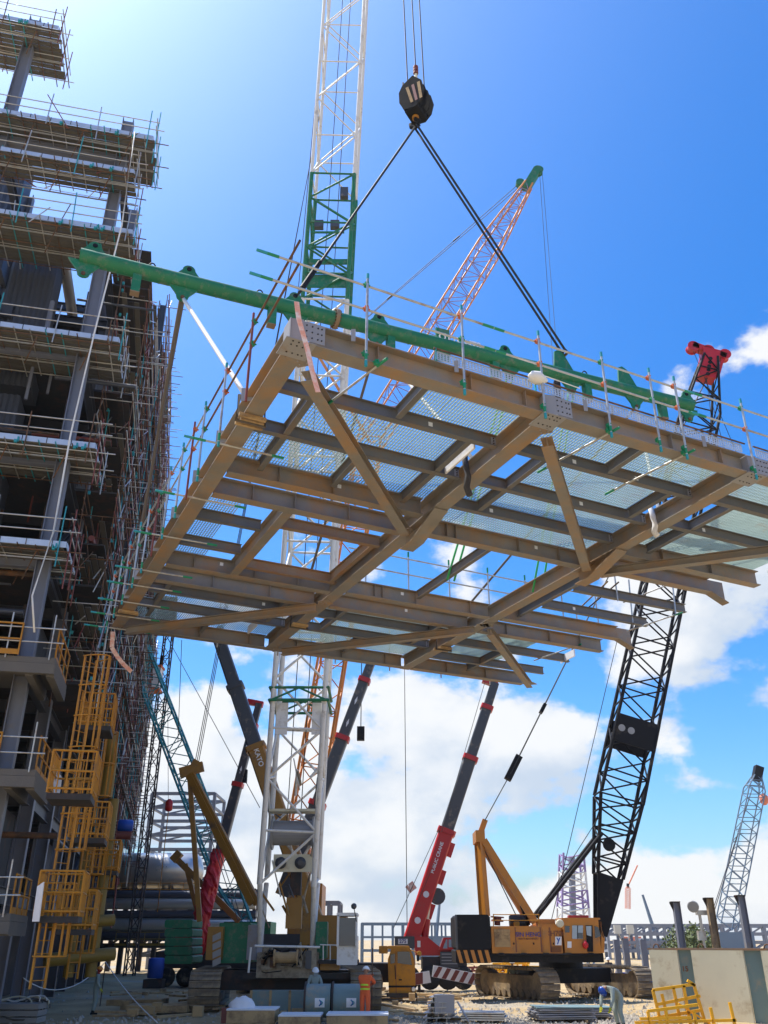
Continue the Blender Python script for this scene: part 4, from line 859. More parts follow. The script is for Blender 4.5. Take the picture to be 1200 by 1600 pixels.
# ------------------------------------------------------------------ red truck crane
rc = thing('truck_crane', 'red mobile crane with white lettering on its boom and striped outriggers', 'truck crane', G(690, 63))
def build_red_crane():
    Y = 60.0; p = rc
    b0, b1 = PY(640, 1475, Y + 1), PY(773, 1068, Y + 1)
    telescopic(p, b0, b1, 1.25, [(0, .40, 1.0, 'red', 'red'), (.40, .685, .86, 'darkgrey', 'red'), (.685, .895, .72, 'darkgrey', 'red'), (.895, 1.0, .6, 'darkgrey', None)])
    d, X, Yv = frame(b0, b1, (0, 1, 0))
    for a, b, w in ((.40, .685, .5), (.69, .89, .42), (.9, .99, .36)): # paler strips: the lit side of the sections put into the colour
        MB().bar(lerp(b0, b1, a) - X * w * .99 * .84, lerp(b0, b1, b) - X * w * .99 * .84, .03, w * .9, (0, 1, 0)).obj('boom_lit_strip', 'boomgrey', p)
    text('boom_lettering', 'PUBLIC CRANE', .30, lerp(b0, b1, .30) + V((0, -.64, 0)) + X * .05, d, X, 'lettering_white', p)
    for t in (.08, .17): mb = MB(); mb.prism(cyl_pts(lerp(b0, b1, t) + V((0, -.65, 0)), .2, 10, X, d), V((0, .02, 0))); mb.obj('boom_badge', 'lettering_white', p)
    mb = MB(); mb.lathe(lerp(b0, b1, .18) - X * .75 + V((0, -.25, 0)), (0, 1, 0), [(0, .5), (.5, .5)], 16, False); mb.obj('hose_reel', 'darkgrey', p)
    for t in (.1, .22, .32): mb = MB(); mb.bar(lerp(b0, b1, t) - X * .66, lerp(b0, b1, t + .05) - X * .66, .3, .25, (0, 1, 0)); mb.obj('boom_bracket', 'red', p)
    mb = MB(); mb.bar(b1 - X * .2, b1 + X * .9, .5, .5, (0, 1, 0)); mb.obj('boom_head', 'red', p)
    T('boom_rope', b1 + X * .7, PY(690, 1300, Y), .02, 'cable', p, 6); T('boom_rope', PY(688, 1290, Y), PY(615, 1450, Y), .022, 'cable', p, 6); T('boom_rope', PY(678, 1350, Y), PY(640, 1440, Y), .018, 'cable', p, 6)
    T('lift_ram', PY(662, 1480, Y + .9), PY(667, 1436, Y + .9), .24, 'red', p, 12); T('ram_rod', PY(667, 1436, Y + .9), PY(672, 1402, Y + .9), .14, 'silver', p, 12)
    panel('slewing_body', 'red', p, Y, [(645, 1462), (668, 1464), (690, 1482), (716, 1482), (716, 1493), (650, 1493)], 2.2)
    block('machine_box', 'darkgrey', p, Y - .05, 617, 1463, 648, 1482, 2.2); block('number_plate', 'lettering_white', p, Y - .08, 622, 1467, 637, 1475, .03, .005)
    text('plate_lettering', '275', .3, PY(629.5, 1471, Y - .1), (1, 0, 0), DZ, 'lettering_blue', p)
    panel('cab', 'red', p, Y - .3, [(686, 1484), (693, 1465), (714, 1465), (715, 1484)], 1.4)
    for pts in ([(692, 1482), (697, 1468), (699, 1468), (699, 1482)], [(701, 1468), (706, 1468), (706, 1480), (701, 1480)], [(708, 1469), (712, 1469), (712, 1479), (708, 1479)]): panel('cab_window', 'glass_pale', p, Y - .34, pts, .03)
    panel('sticker', 'lettering_white', p, Y - .03, [(652, 1470), (657, 1470), (657, 1480), (652, 1480)], .02)
    block('carrier_frame', 'steel_dark', p, Y - .1, 660, 1496, 730, 1516, 2.6); block('engine_cover', 'darkgrey', p, Y - .3, 688, 1487, 716, 1512, 2.4)
    for k in range(4): block('cover_slat', 'boomgrey', p, Y - .33, 690, 1490 + k * 5, 714, 1491.5 + k * 5, .03, .005)
    for u in (640, 672, 700, 724):
        c = PY(u, 1528, Y - .2); mb = MB(); mb.lathe(c, (0, 1, 0), [(0, .35), (.03, .58), (.08, .66), (.4, .66), (.45, .58), (.48, .35)], 18, True); mb.obj('wheel', 'rubber', p)
    for (u0, v0, u1, v1) in ((649, 1530, 672, 1526), (676, 1517, 757, 1533)):
        a, b = PY(u0, v0, Y - 1.6), PY(u1, v1, Y - 1.6); d2 = (b - a); n = int(d2.length / .45); BAR('outrigger_beam', a, b, .3, .62, 'lettering_white', p)
        for k in range(n):
            q0, q1 = lerp(a, b, k / n), lerp(a, b, (k + .5) / n); o = V((0, -.16, 0)); mb = MB()
            mb.prism([q0 + o - DZ * .3, q1 + o - DZ * .3, q1 + o + d2.normalized() * .35 + DZ * .3, q0 + o + d2.normalized() * .35 + DZ * .3] if k < n - 1 else [q0 + o - DZ * .3, q1 + o - DZ * .3, q1 + o + DZ * .3, q0 + o + DZ * .3], V((0, .01, 0))); mb.obj('warning_stripe', 'redtube', p)
    for u in (655, 752): c = PY(u, 1540, Y - 1.6); mb = MB(); mb.tube(V((c.x, c.y, 0)), V((c.x, c.y, .12)), .3, 12); mb.tube(V((c.x, c.y, .12)), V((c.x, c.y, .8)), .09, 10); mb.obj('outrigger_jack', 'steel_dark', p)
    T('flag_pole', PY(637, 1400, Y), PY(641, 1380, Y), .01, 'black', p); ribbon('flag', [PY(637, 1391, Y), PY(641, 1387, Y), PY(648, 1382, Y)], .5, 'tape', 'small red and white striped flag on the red crane')
build_red_crane()
# ------------------------------------------------------------------ yellow telescopic crane in front of the red one
kc = thing('mobile_crane', 'yellow mobile crane with raised dark boom lettered on its orange base section', 'mobile crane', G(600, 52))
def build_kato():
    p = kc; Y = 50.0
    b0, b1 = PY(492, 1440, 55), PY(338, 985, 55)
    telescopic(p, b0, b1, 1.30, [(0, .56, 1.0, 'gold', 'gold'), (.56, .78, .86, 'darkgrey', 'darkgrey'), (.78, 1.0, .74, 'darkgrey', None)])
    d, X, Yv = frame(b0, b1, (0, 1, 0))
    text('boom_lettering', 'KATO', .42, lerp(b0, b1, .52) + V((0, -.67, 0)), -d, -X, 'lettering_white', p)
    MB().bar(lerp(b0, b1, .57) + X * .44, lerp(b0, b1, .99) + X * .4, .03, .5, (0, 1, 0)).obj('boom_lit_strip', 'boomgrey', p)  # pale strip painting the lit side of the dark boom
    panel('cab', 'yellow', p, Y, [(608, 1560), (606, 1500), (612, 1482), (640, 1480), (648, 1500), (650, 1557)], 1.6)
    panel('cab_window', 'glass', p, Y - .04, [(621, 1487), (640, 1487), (644, 1508), (621, 1505)], .05); panel('quarter_window', 'glass', p, Y - .04, [(610, 1492), (617, 1490), (617, 1505), (610, 1506)], .05)
    block('bumper', 'steel_dark', p, Y - .12, 604, 1552, 652, 1559, .3, .02); block('lower_stripe', 'black', p, Y - .03, 607, 1540, 650, 1543, .04, .004); T('cab_grab', PY(617, 1508, Y - .08), PY(618, 1530, Y - .08), .02, 'black', p)
    mb = MB(); mb.lathe(PY(646, 1546, Y - .02), (0, -1, 0), [(0, .1), (.04, .12), (.06, .08)], 12); mb.obj('headlight', 'silver', p); block('mirror', 'black', p, Y - .2, 651, 1492, 655, 1502, .05, .01)
    panel('door_seam', 'lettering_brown', p, Y - .015, [(618, 1486), (619, 1486), (619.5, 1552), (618.5, 1552)], .02); panel('door_handle', 'black', p, Y - .05, [(623, 1530), (628, 1530), (628, 1532), (623, 1532)], .05)
    block('cab_roof', 'yellow', p, Y - .05, 606, 1478, 640, 1483, 1.7); mb = MB(); mb.lathe(PY(655, 1490, Y - .1), (0, -1, 0), [(0, .08), (.03, .13), (.1, .12)], 12); mb.obj('lamp', 'yellow', p)
    T('mirror_arm', PY(640, 1484, Y), PY(654, 1489, Y - .1), .02, 'yellow', p)
    block('lamp_bracket', 'yellow', p, Y + .1, 592, 1478, 606, 1490, .5)
    block('carrier_frame', 'steel_dark', p, Y + .8, 500, 1505, 608, 1535, 2.4); block('slewing_body', 'gold', p, Y + 3, 470, 1430, 540, 1505, 2.4)
    for u in (575, 522):
        c = PY(u, 1535, Y + .3); mb = MB(); mb.lathe(c, (0, 1, 0), [(0, .4), (.04, .7), (.1, .78), (.5, .78), (.56, .7), (.6, .4)], 18, True); mb.obj('wheel', 'rubber', p)
build_kato()
def dark_boom(name, label, Y, base, tip, w, red_base=False):
    t = thing(name, label, 'mobile crane', G(base[0], Y))
    b0, b1 = PY(*base, Y), PY(*tip, Y)
    telescopic(t, b0, b1, w, [(0, .36, 1.0, 'darkgrey' if not red_base else 'red', 'red'), (.36, .64, .86, 'darkgrey', 'red'), (.64, .9, .74, 'darkgrey', 'red'), (.9, 1, .62, 'darkgrey', None)])
    d, X, Yv = frame(b0, b1, (0, 1, 0)); mb = MB(); mb.bar(b1 - X * .3, b1 + X * .9, .4, .45, (0, 1, 0)); mb.obj('boom_head', 'red', t)
    for k in range(4): MB().prism([lerp(b0, b1, .5 + k * .1) + V((0, -w * .42, 0)) + q for q in (X * .08, d * .3, -X * .08, -d * .3)], V((0, .01, 0))).obj('boom_mark', 'lettering_white', t)
    c = G(base[0], Y); MB().box(c + V((0, 1, 1.6)), (5.5, 2.5, 1.0)).obj('carrier', 'steel_dark', t); MB().box(c + V((0, 1, 2.6)), (3.2, 2.2, 1.0)).obj('slewing_body', 'red' if red_base else 'darkgrey', t)
    for x in (-2, -.7, .9, 2.1): mb = MB(); mb.lathe(c + V((x, -.3, .62)), (0, 1, 0), [(0, .35), (.05, .58), (.4, .62), (.45, .35)], 16); mb.obj('wheel', 'rubber', t)
    T('hoist_line', b1 + X * .8, b1 + X * .8 - DZ * 5, .03, 'cable', t, 6); MB().box(b1 + X * .8 - DZ * 5.4, (.5, .4, .9)).obj('hook_block', 'black', t)
    return t
dark_boom('mobile_crane', 'mobile crane whose black boom with red collars leans behind the white lattice boom', 58, (442, 1400), (582, 1030), 1.15)
rb = dark_boom('mobile_crane', 'mobile crane with thin dark boom and red tarpaulin wrapped base section', 64, (305, 1478), (405, 1100), .95, True)
rnd = random.Random(14); t0_, t1_ = PY(302, 1492, 63.3), PY(341, 1333, 63.3); Zt, Xt, Yt = frame(t0_, t1_, (0, 1, 0)); vs_, fs = [], []
for i in range(27):
    for k in range(14):
        a_ = 2 * math.pi * k / 14; r_ = (.78 - .2 * i / 26) * (1 + rnd.uniform(-.16, .14) + .10 * math.sin(3 * a_ + i * .8)); vs_.append(lerp(t0_, t1_, i / 26) + Xt * (r_ * .8 * math.cos(a_)) + Yt * (r_ * math.sin(a_)) + Zt * rnd.uniform(-.06, .06))
fs = [(i * 14 + k, i * 14 + (k + 1) % 14, (i + 1) * 14 + (k + 1) % 14, (i + 1) * 14 + k) for i in range(26) for k in range(14)]
o = MB().add(vs_, fs, False).obj('tarpaulin', 'tarp_red', rb)
# ------------------------------------------------------------------ teal lattice crane
tc_ = thing('crawler_crane', 'teal lattice boom crane leaning beside the scaffolded building', 'crawler crane', G(385, 70))
def build_teal():
    p = tc_; Y = 69
    b0, b1 = PY(392, 1455, Y), PY(352, 1370, Y); tip = PY(205, 985, Y)
    lattice(p, b0, b1, .5, 1.6, 4, .08, .04, 'tealboom', 'tealboom', (0, 1, 0))
    lattice(p, b1, tip, 1.6, 1.6, 18, .085, .04, 'tealboom', 'tealboom', (0, 1, 0))
    BAR('gantry', PY(374, 1440, Y - 3), PY(272, 1338, Y - 3), .36, .4, 'gold', p); BAR('gantry_head', PY(270, 1345, Y - 3), PY(282, 1332, Y - 3), .7, .5, 'gold', p)
    BAR('gantry_post', PY(312, 1440, Y - 3), PY(290, 1350, Y - 3), .3, .3, 'gold', p)
    block('machine_house', 'green', p, Y - 2, 350, 1440, 420, 1500, 3.5); crawler(p, G(360, Y - 3), G(360, Y + 4), 1.1, 1.4); crawler(p, G(430, Y - 3), G(430, Y + 4), 1.1, 1.4)
    T('hoist_line', PY(262, 1060, Y - 1), PY(263, 1250, Y - 1), .02, 'cable_grey', p, 6)
    MB().lathe(PY(263, 1268, Y - 1), (0, 0, 1), [(0, .12), (.1, .28), (.7, .28), (.9, .1)], 12).obj('hook_ball', 'red', p)
    T('tag_line', PY(263, 1268, Y - 1), PY(246, 1425, Y - 1), .035, 'yellow', p, 6)
build_teal()
for pts, lab in (([PY(258, 990, 60), PY(340, 1140, 56), PY(406, 1262, 52)], 'dark wire rope slanting from the deck corner to the white boom'), ([PY(632, 1045, 48), PY(636, 1442, 50)], 'thin tag line hanging from the deck to the ground'), ([PY(284, 1000, 55), PY(278, 1160, 55)], 'thin rope hanging beside the teal boom')):
    tag(rope('guy_rope', pts, .022, 'cable'), lab, 'rope')
# ================================================================== THE SCAFFOLDED PROCESS BUILDING
BH = R(77.2); BF = V((math.sin(BH), math.cos(BH), 0)); BS = V((-math.cos(BH), math.sin(BH), 0)); BC = V((-12.9, 30.0, 0))
def BP(p, q, z): return BC + BF * p + BS * q + DZ * z
BAX = (BF, BS, DZ)
LEV = [4.2, 7.8, 11.5, 15.6, 20.0, 25.2, 31.5, 37.0]
bld = thing('process_building', 'tall dark steel process building wrapped in scaffolding beside the cranes', 'building', BP(-4, 20, 0))
def top_of(q): return 39.5 if q < 44 else (33.0 if q < 54 else 28.0)
def build_building():
    rnd = random.Random(11)
    def bbox(name, m, p0, p1, q0, q1, z0, z1, kind=None):
        mb = MB(); mb.box(BP((p0 + p1) / 2, (q0 + q1) / 2, (z0 + z1) / 2), (p1 - p0, q1 - q0, z1 - z0), BAX); return mb.obj(name, m, bld, kind)
    for q in [6 * i for i in range(11)]:
        for p in (0, -5.5):
            zt = top_of(q) + (.3 if p == 0 else (6.5 if q == 0 else 0))
            if p == 0 or q < 30: IB('column', BP(p, q, 0), BP(p, q, zt), .52, .46, 'steel_blue' if q < 20 else 'clad', bld, .035, .02, BF)
        for z in LEV:
            if z < top_of(q): IB('floor_beam', BP(-5.2, q, z), BP(-.28, q, z), .5, .28, 'clad' if q else 'steel_blue', bld)
    for p in (0, -5.5):
        for z in LEV:
            for q in range(0, 60, 6):
                if z < top_of(q): IB('edge_beam', BP(p, q + .28, z), BP(p, q + 5.72, z), .55, .28, 'clad', bld)
    for z in LEV:                                     # floors, set well inside the columns
        q0 = 0.5 if z < 30 else 13
        for q in range(int(q0), 60, 6):
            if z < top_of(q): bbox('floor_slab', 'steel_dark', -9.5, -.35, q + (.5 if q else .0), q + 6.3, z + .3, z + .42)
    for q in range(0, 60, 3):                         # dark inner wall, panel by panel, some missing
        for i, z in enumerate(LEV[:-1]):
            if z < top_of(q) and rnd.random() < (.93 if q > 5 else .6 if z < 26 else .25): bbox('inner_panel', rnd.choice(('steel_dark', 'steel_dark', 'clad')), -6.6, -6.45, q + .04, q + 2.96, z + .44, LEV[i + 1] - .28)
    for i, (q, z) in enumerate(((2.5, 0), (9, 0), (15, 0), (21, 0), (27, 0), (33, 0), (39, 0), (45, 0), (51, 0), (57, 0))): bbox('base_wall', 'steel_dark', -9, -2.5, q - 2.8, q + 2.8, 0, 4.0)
    for q, zt in ((62.2, 27), (61.5, 20)): bbox('end_wall', 'steel_dark', -9, .0, q, q + .2, 0, zt)
    for q in [3 + 3 * i for i in range(19)]:           # galleries and dark panels on the side the cranes stand on
        for i, z in enumerate(LEV[:-1]):
            if z > 3 and z < top_of(q) - 1:
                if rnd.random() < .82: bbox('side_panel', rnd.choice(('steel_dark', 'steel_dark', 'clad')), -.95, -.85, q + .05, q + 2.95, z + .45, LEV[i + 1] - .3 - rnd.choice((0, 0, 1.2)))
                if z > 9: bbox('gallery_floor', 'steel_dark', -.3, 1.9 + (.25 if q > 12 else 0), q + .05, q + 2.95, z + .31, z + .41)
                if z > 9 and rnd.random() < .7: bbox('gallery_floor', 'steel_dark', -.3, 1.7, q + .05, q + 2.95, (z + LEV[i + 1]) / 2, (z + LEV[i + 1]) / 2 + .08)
    for q in range(13, 60, 5):
        IB('gallery_column', BP(1.75, q, 10), BP(1.75, q, top_of(q) - .5), .36, .34, 'clad', bld, .03, .02, BF)
        for z in LEV[2:]:
            if z < top_of(q) - 1: IB('gallery_beam', BP(1.75, q + .2, z + .05), BP(1.75, q + 4.8, z + .05), .4, .22, 'clad', bld)
    # corrugated ducts behind the front bay
    for (p, q, w, z0, z1) in ((-3.3, 2.0, 2.0, 24.6, 33.5), (-3.6, 1.8, 2.0, 16.8, 24.0), (-6.8, 4.5, 2.6, 33, 41)):
        mb = MB(); n = 16; pts = []
        for k in range(n + 1): pts.append(BP(p - w / 2 + w * k / n, q - (.07 if k % 2 else 0), z0))
        pts += [BP(p + w / 2, q + 1.5, z0), BP(p - w / 2, q + 1.5, z0)]
        mb.prism(pts, (0, 0, z1 - z0)); mb.obj('corrugated_duct', 'clad', bld)
    # diagonal bracing and process pipes seen in the bays
    for q in range(0, 60, 6):
        for i in range(len(LEV) - 1):
            if LEV[i + 1] < top_of(q) and rnd.random() < .5:
                a, b = (BP(-.05, q + .3, LEV[i] + .3), BP(-.05, q + 5.7, LEV[i + 1] - .3)); IB('bay_brace', a, b, .22, .22, 'clad', bld)
    for k in range(60):
        q0 = rnd.uniform(0, 52); z = rnd.choice(LEV[:-1]) + rnd.uniform(.8, 3); p = rnd.uniform(-4.8, -.9); L = rnd.uniform(3, 9)
        if z < top_of(q0 + L) - 1: T('process_pipe', BP(p, q0, z), BP(p, q0 + L, z), rnd.uniform(.08, .28), rnd.choice(('clad', 'steel_dark', 'steel_dark', 'rusty', 'silver')), bld, 10)
    for k in range(40):
        q = rnd.uniform(.8, 58); z = rnd.choice(LEV[:-1]); p = rnd.uniform(-4.5, -.8)
        if z + 3 < top_of(q): T('riser_pipe', BP(p, q, z + .4), BP(p, q, z + rnd.uniform(2.5, 4)), rnd.uniform(.06, .22), rnd.choice(('clad', 'steel_dark', 'rusty')), bld, 10)
    for k in range(150):                               # cable trays, small bore pipes and brackets in the front bay and along the side
        if k < 75: q0, p, L = rnd.uniform(.2, 4.5), rnd.uniform(-8.5, -.6), 0
        else: q0, p, L = rnd.uniform(2, 56), rnd.uniform(-.7, 1.6), 1
        z = rnd.uniform(4.5, 30 if k < 75 else 36)
        if z > top_of(q0) - 2: continue
        kind = rnd.random(); m = rnd.choice(('clad', 'steel_dark', 'rusty', 'steel_blue', 'redtube'))
        if kind < .4: T('small_pipe', BP(p, q0, z), BP(p + (rnd.uniform(1, 4) if not L else 0), q0 + (rnd.uniform(2, 5) if L else 0), z), rnd.uniform(.04, .14), m, bld, 8)
        elif kind < .75: T('small_riser', BP(p, q0, z - 1.5), BP(p, q0, z + rnd.uniform(1, 2.5)), rnd.uniform(.03, .12), m, bld, 8)
        else: bbox('junction_box', m, p - rnd.uniform(.15, .5), p + .2, q0, q0 + rnd.uniform(.2, .8), z - rnd.uniform(.2, .7), z + .3)
    # front concrete ledges with beams under them
    for z in (11.4, 7.7, 3.5):
        bbox('ledge_slab', 'slab', -9, 1.3, -1.9, 1.8, z - .2, z)
        bbox('ledge_fascia', 'slab', -9, 1.32, -1.92, -1.70, z - .55, z - .21)
        for p in (-7, -4.5, -2, .5): bbox('ledge_beam', 'slab', p - .12, p + .12, -1.68, 1.8, z - .6, z - .21)
        bbox('ledge_side', 'slab', 1.05, 1.31, -1.65, 1.8, z - .6, z - .21)
    for p in (-8, -4.0, -.4): bbox('concrete_pillar', 'slab', p - .4, p + .4, -.9, -.1, 0, 3.3)
build_building()
def front_scaffold(z, p0, p1, label, colour='plank', rails=True, q0=-1.35, q1=1.55, yellow=False):
    rnd = random.Random(int(z * 10))
    t = thing('scaffold_platform', label, 'scaffold', BP((p0 + p1) / 2, 0, z), 'scaffold platforms round the front of the building')
    n = int((q1 - q0) / .26)
    for i in range(n):
        q = q0 + (i + .5) * (q1 - q0) / n
        cuts = [p0, p0 + (p1 - p0) * rnd.uniform(.3, .45), p0 + (p1 - p0) * rnd.uniform(.62, .8), p1 + rnd.uniform(-.1, .15)]
        for a, b in zip(cuts[:-1], cuts[1:]):
            mb = MB(); mb.box(BP((a + b) / 2, q, z + rnd.uniform(0, .012)), (b - a - .01, .225, .045), BAX); mb.obj('board', colour, t)
    for k in range(int((p1 - p0) / .62) + 1):
        p = p0 + .2 + k * .62; T('transom', BP(p, q0 - .2 - rnd.random() * .2, z - .06), BP(p + .05, q1 + .15 + rnd.random() * .3, z - .06), .026, rnd.choice(('galv', 'rusty', 'teal')), t, 6)
    for q in (q0 + .05, (q0 + q1) / 2, q1 - .05): T('ledger', BP(p0 - .1, q, z - .12), BP(p1 + rnd.uniform(.3, .8), q, z - .12), .026, rnd.choice(('galv', 'rusty')), t, 6)
    mb = MB(); mb.box(BP((p0 + p1) / 2, q0 - .03, z + .13), (p1 - p0, .03, .24), BAX); mb.obj('toe_board', 'toe', t)
    for k in range(int((p1 - p0) / .9)): mb = MB(); mb.box(BP(p0 + .4 + k * .9, q0 - .052, z + .13), (.03, .012, .24), BAX); mb.obj('toe_board_clip', 'steel_dark', t)
    mb = MB(); mb.box(BP(p1 + .02, (q0 + q1) / 2, z + .12), (.03, q1 - q0, .2), BAX); mb.obj('toe_board', 'toe', t)
    for h in (.6, 1.12):
        T('guard_rail', BP(p0 - .1, q0 - .08, z + h), BP(p1 + rnd.uniform(.2, .6), q0 - .08, z + h + .03), .026, 'galv', t, 6)
        T('guard_rail', BP(p1 + .1, q0 - .4, z + h - .05), BP(p1 + .1, q1 + .5, z + h - .05), .026, 'galv', t, 6)
    for k in range(int((p1 - p0) / 2.3) + 1):
        p = p1 - .25 - k * 2.3; T('standard', BP(p, q0 - .12, z - rnd.uniform(.3, .9)), BP(p + rnd.uniform(-.1, .1), q0 - .12, z + rnd.uniform(1.3, 1.9)), .026, rnd.choice(('galv', 'galv', 'teal', 'rusty')), t, 6)
    for k in range(3): T('standard', BP(p1 + .12, q0 + k * 1.3, z - rnd.uniform(.5, 1.6)), BP(p1 + .15, q0 + k * 1.3, z + rnd.uniform(1.3, 2.0)), .026, rnd.choice(('teal', 'redtube', 'galv')), t, 6)
    for k in range(4):
        p = p0 + rnd.uniform(.5, p1 - p0); mb = MB(); c = BP(p, q0 - .1, z - .08); mb.box(c, (.1, .12, .12), BAX); mb.box(c + DZ * .1 + BF * .08, (.06, .08, .2), BAX); mb.obj('coupler', 'teal', t)
    for k in range(10):
        p = rnd.uniform(p0 + .3, p1); q = rnd.choice((q0, q1)); T('loose_tube', BP(p, q + rnd.uniform(-.2, .2), z - rnd.uniform(.1, .5)), BP(p + rnd.uniform(-1.2, 1.2), q + rnd.uniform(-.4, .4), z + rnd.uniform(.2, 1.5)), .024, rnd.choice(('rusty', 'galv', 'redtube', 'teal')), t, 6)
    for k in range(2): q = q0 + .5 + k * 1.2; BAR('lattice_ledger', BP(p0, q, z - .28), BP(p1 + .2, q, z - .28), .05, .05, 'galv', t); T('ledger_lace', BP(p0, q, z - .05), BP(p1, q, z - .2), .015, 'galv', t, 5)
    for k in range(3): T('knee_brace', BP(p1 - 1 - k * 2.2, q0 + .1, z - .12), BP(p1 - 1.5 - k * 2.2, q0 + 1.0, z - .95), .024, 'rusty', t, 6)
    return t
for (z, p0, p1, lab) in ((43.8, -9.5, -3.9, 'highest scaffold platform round the tallest column of the building'), (37.3, -9, 1.5, 'long scaffold platform at the top of the corner column'), (34.9, -9, .9, 'narrow scaffold platform just under the corner column top'),
                         (31.2, -9, 1.3, 'scaffold platform level with the green spreader beam end'), (25.2, -9, 1.5, 'scaffold platform below the spreader beam with green couplers at its end'), (20.0, -9, 1.3, 'scaffold platform halfway up the corner column'), (15.7, -9, .9, 'scaffold platform with yellow banded rails above the concrete ledges')):
    front_scaffold(z, p0, p1, lab, q1=(.1 if z == 34.9 else 1.55))
def side_scaffold(q0, q1, zb, zt, label, seed):
    rnd = random.Random(seed)
    t = thing('tube_scaffold', label, 'scaffold', BP(1.5, (q0 + q1) / 2, zb), 'tube scaffolds along the building side')
    nq = int((q1 - q0) / 1.8)
    for i in range(nq + 1):
        q = q0 + (q1 - q0) * i / nq
        for p in (.75, 2.0):
            T('standard', BP(p + rnd.uniform(-.06, .06), q, zb - rnd.uniform(0, 1.5)), BP(p + rnd.uniform(-.1, .1), q + rnd.uniform(-.1, .1), zt + rnd.uniform(-1.0, 1.3)), .028, rnd.choice(('rusty', 'rusty', 'redtube', 'galv', 'teal')), t, 6)
    z = zb + 1
    while z < zt:
        for p in (.72, 2.04):
            for h in (0, .55, 1.1):
                if rnd.random() < .85: T('ledger', BP(p, q0 - rnd.uniform(0, .8), z + h), BP(p, q1 + rnd.uniform(0, 1.2), z + h + rnd.uniform(-.05, .05)), .026, rnd.choice(('rusty', 'galv', 'rusty', 'redtube')), t, 6)
        mb = MB()
        for i in range(nq + 1):
            q = q0 + (q1 - q0) * i / nq + .06; mb.tube(BP(.3 - rnd.random() * .2, q, z - .05), BP(2.3 + rnd.random() * .9, q, z - .05), .025, 5)
        mb.obj('transom_row', 'galv' if rnd.random() < .5 else 'rusty', t, 'stuff')
        for k in range(4):
            if rnd.random() < .8:
                mb = MB(); mb.box(BP(.9 + k * .28, (q0 + q1) / 2 + rnd.uniform(-.5, .5), z), (.225, q1 - q0 - .4, .045), BAX); mb.obj('board', 'plank' if rnd.random() < .5 else 'steel_dark', t)
        if rnd.random() < .6: mb = MB(); mb.box(BP(2.1, (q0 + q1) / 2, z + .13), (.03, q1 - q0, .22), BAX); mb.obj('toe_board', 'plank' if rnd.random() < .75 else 'clad', t)
        for k in range(2):
            qq = rnd.uniform(q0, q1 - 2); T('cross_brace', BP(2.06, qq, z), BP(2.06, qq + rnd.uniform(1.5, 3), z + 1.95), .025, rnd.choice(('rusty', 'redtube', 'galv')), t, 6)
        z += 1.95
    for k in range(34):
        q = rnd.uniform(q0, q1); z = rnd.uniform(zb, zt - 2); p = rnd.uniform(.5, 2.2)
        T('loose_tube', BP(p, q, z), BP(p + rnd.uniform(-.5, .5), q + rnd.uniform(-1.6, 1.6), z + rnd.uniform(-.3, 2.6)), .026, rnd.choice(('rusty', 'rusty', 'redtube', 'galv')), t, 6)
    mb = MB()
    for k in range(50): c = BP(rnd.choice((.75, 2.0)), rnd.uniform(q0, q1), rnd.uniform(zb, zt)); mb.box(c, (.1, .1, .14), BAX)
    mb.obj('coupler_set', 'teal', t, 'stuff')
for i, (q0, q1, zb, zt, lab) in enumerate(((2.2, 6.8, 12, 31.5, 'dense rusty tube scaffold just behind the building corner'), (7.4, 12.6, 12, 34, 'rusty tube scaffold one bay behind the corner scaffold'), (13.4, 21, 11, 40, 'tallest dark tube scaffold on the building side'),
                                          (21.8, 30, 10, 40.5, 'tall tube scaffold beyond the tallest one'), (31, 41, 9, 40, 'long tube scaffold midway along the building side'), (42, 51, 9, 34, 'lower tube scaffold beside the passenger hoist'), (52, 61.5, 8, 29, 'scaffold at the far end of the building beyond the hoist'))):
    side_scaffold(q0, q1, zb, zt, lab, 40 + i)
# projecting enclosed platform near the far end
bx = thing('enclosed_platform', 'dark boxed platform projecting from the far end of the building', 'platform', BP(1, 50, 24))
MB().box(BP(1.9, 52, 31.8), (3.6, 5, 2.2), BAX).obj('enclosure', 'plank', bx); MB().box(BP(1.9, 52, 30.55), (3.9, 5.2, .2), BAX).obj('floor_deck', 'steel_dark', bx)
for q in (49.5, 52, 54.5): T('hanger', BP(3.5, q, 30), BP(3.5, q, 34), .04, 'rusty', bx)
# yellow ledge railings, caged ladders
def rail_run(pts, label, cat='railing', m='yellow', h=1.1, group='yellow railings on the building ledges'):
    t = thing('yellow_railing', label, cat, pts[0], group)
    for a, b in zip(pts[:-1], pts[1:]):
        a, b = V(a), V(b); n = max(1, round((b - a).length / 1.2))
        for k in (.55, h): T('rail', a + DZ * k, b + DZ * k, .035, m, t)
        BAR('kick_plate', a + DZ * .10, b + DZ * .10, .012, .18, m, t)
        for i in range(n + 1): T('post', lerp(a, b, i / n), lerp(a, b, i / n) + DZ * (h + .02), .032, m, t)
    return t
for z, lab in ((11.4, 'yellow railing on the highest concrete ledge'), (7.7, 'yellow railing on the middle concrete ledge'), (3.5, 'yellow railing on the lowest concrete ledge')):
    rail_run([BP(-2.4 if z > 10 else -9, -2.06, z), BP(.1, -2.06, z)], lab); rail_run([BP(1.25, -1.7, z), BP(1.25, 1.6, z)], lab.replace('railing on', 'side railing along'))
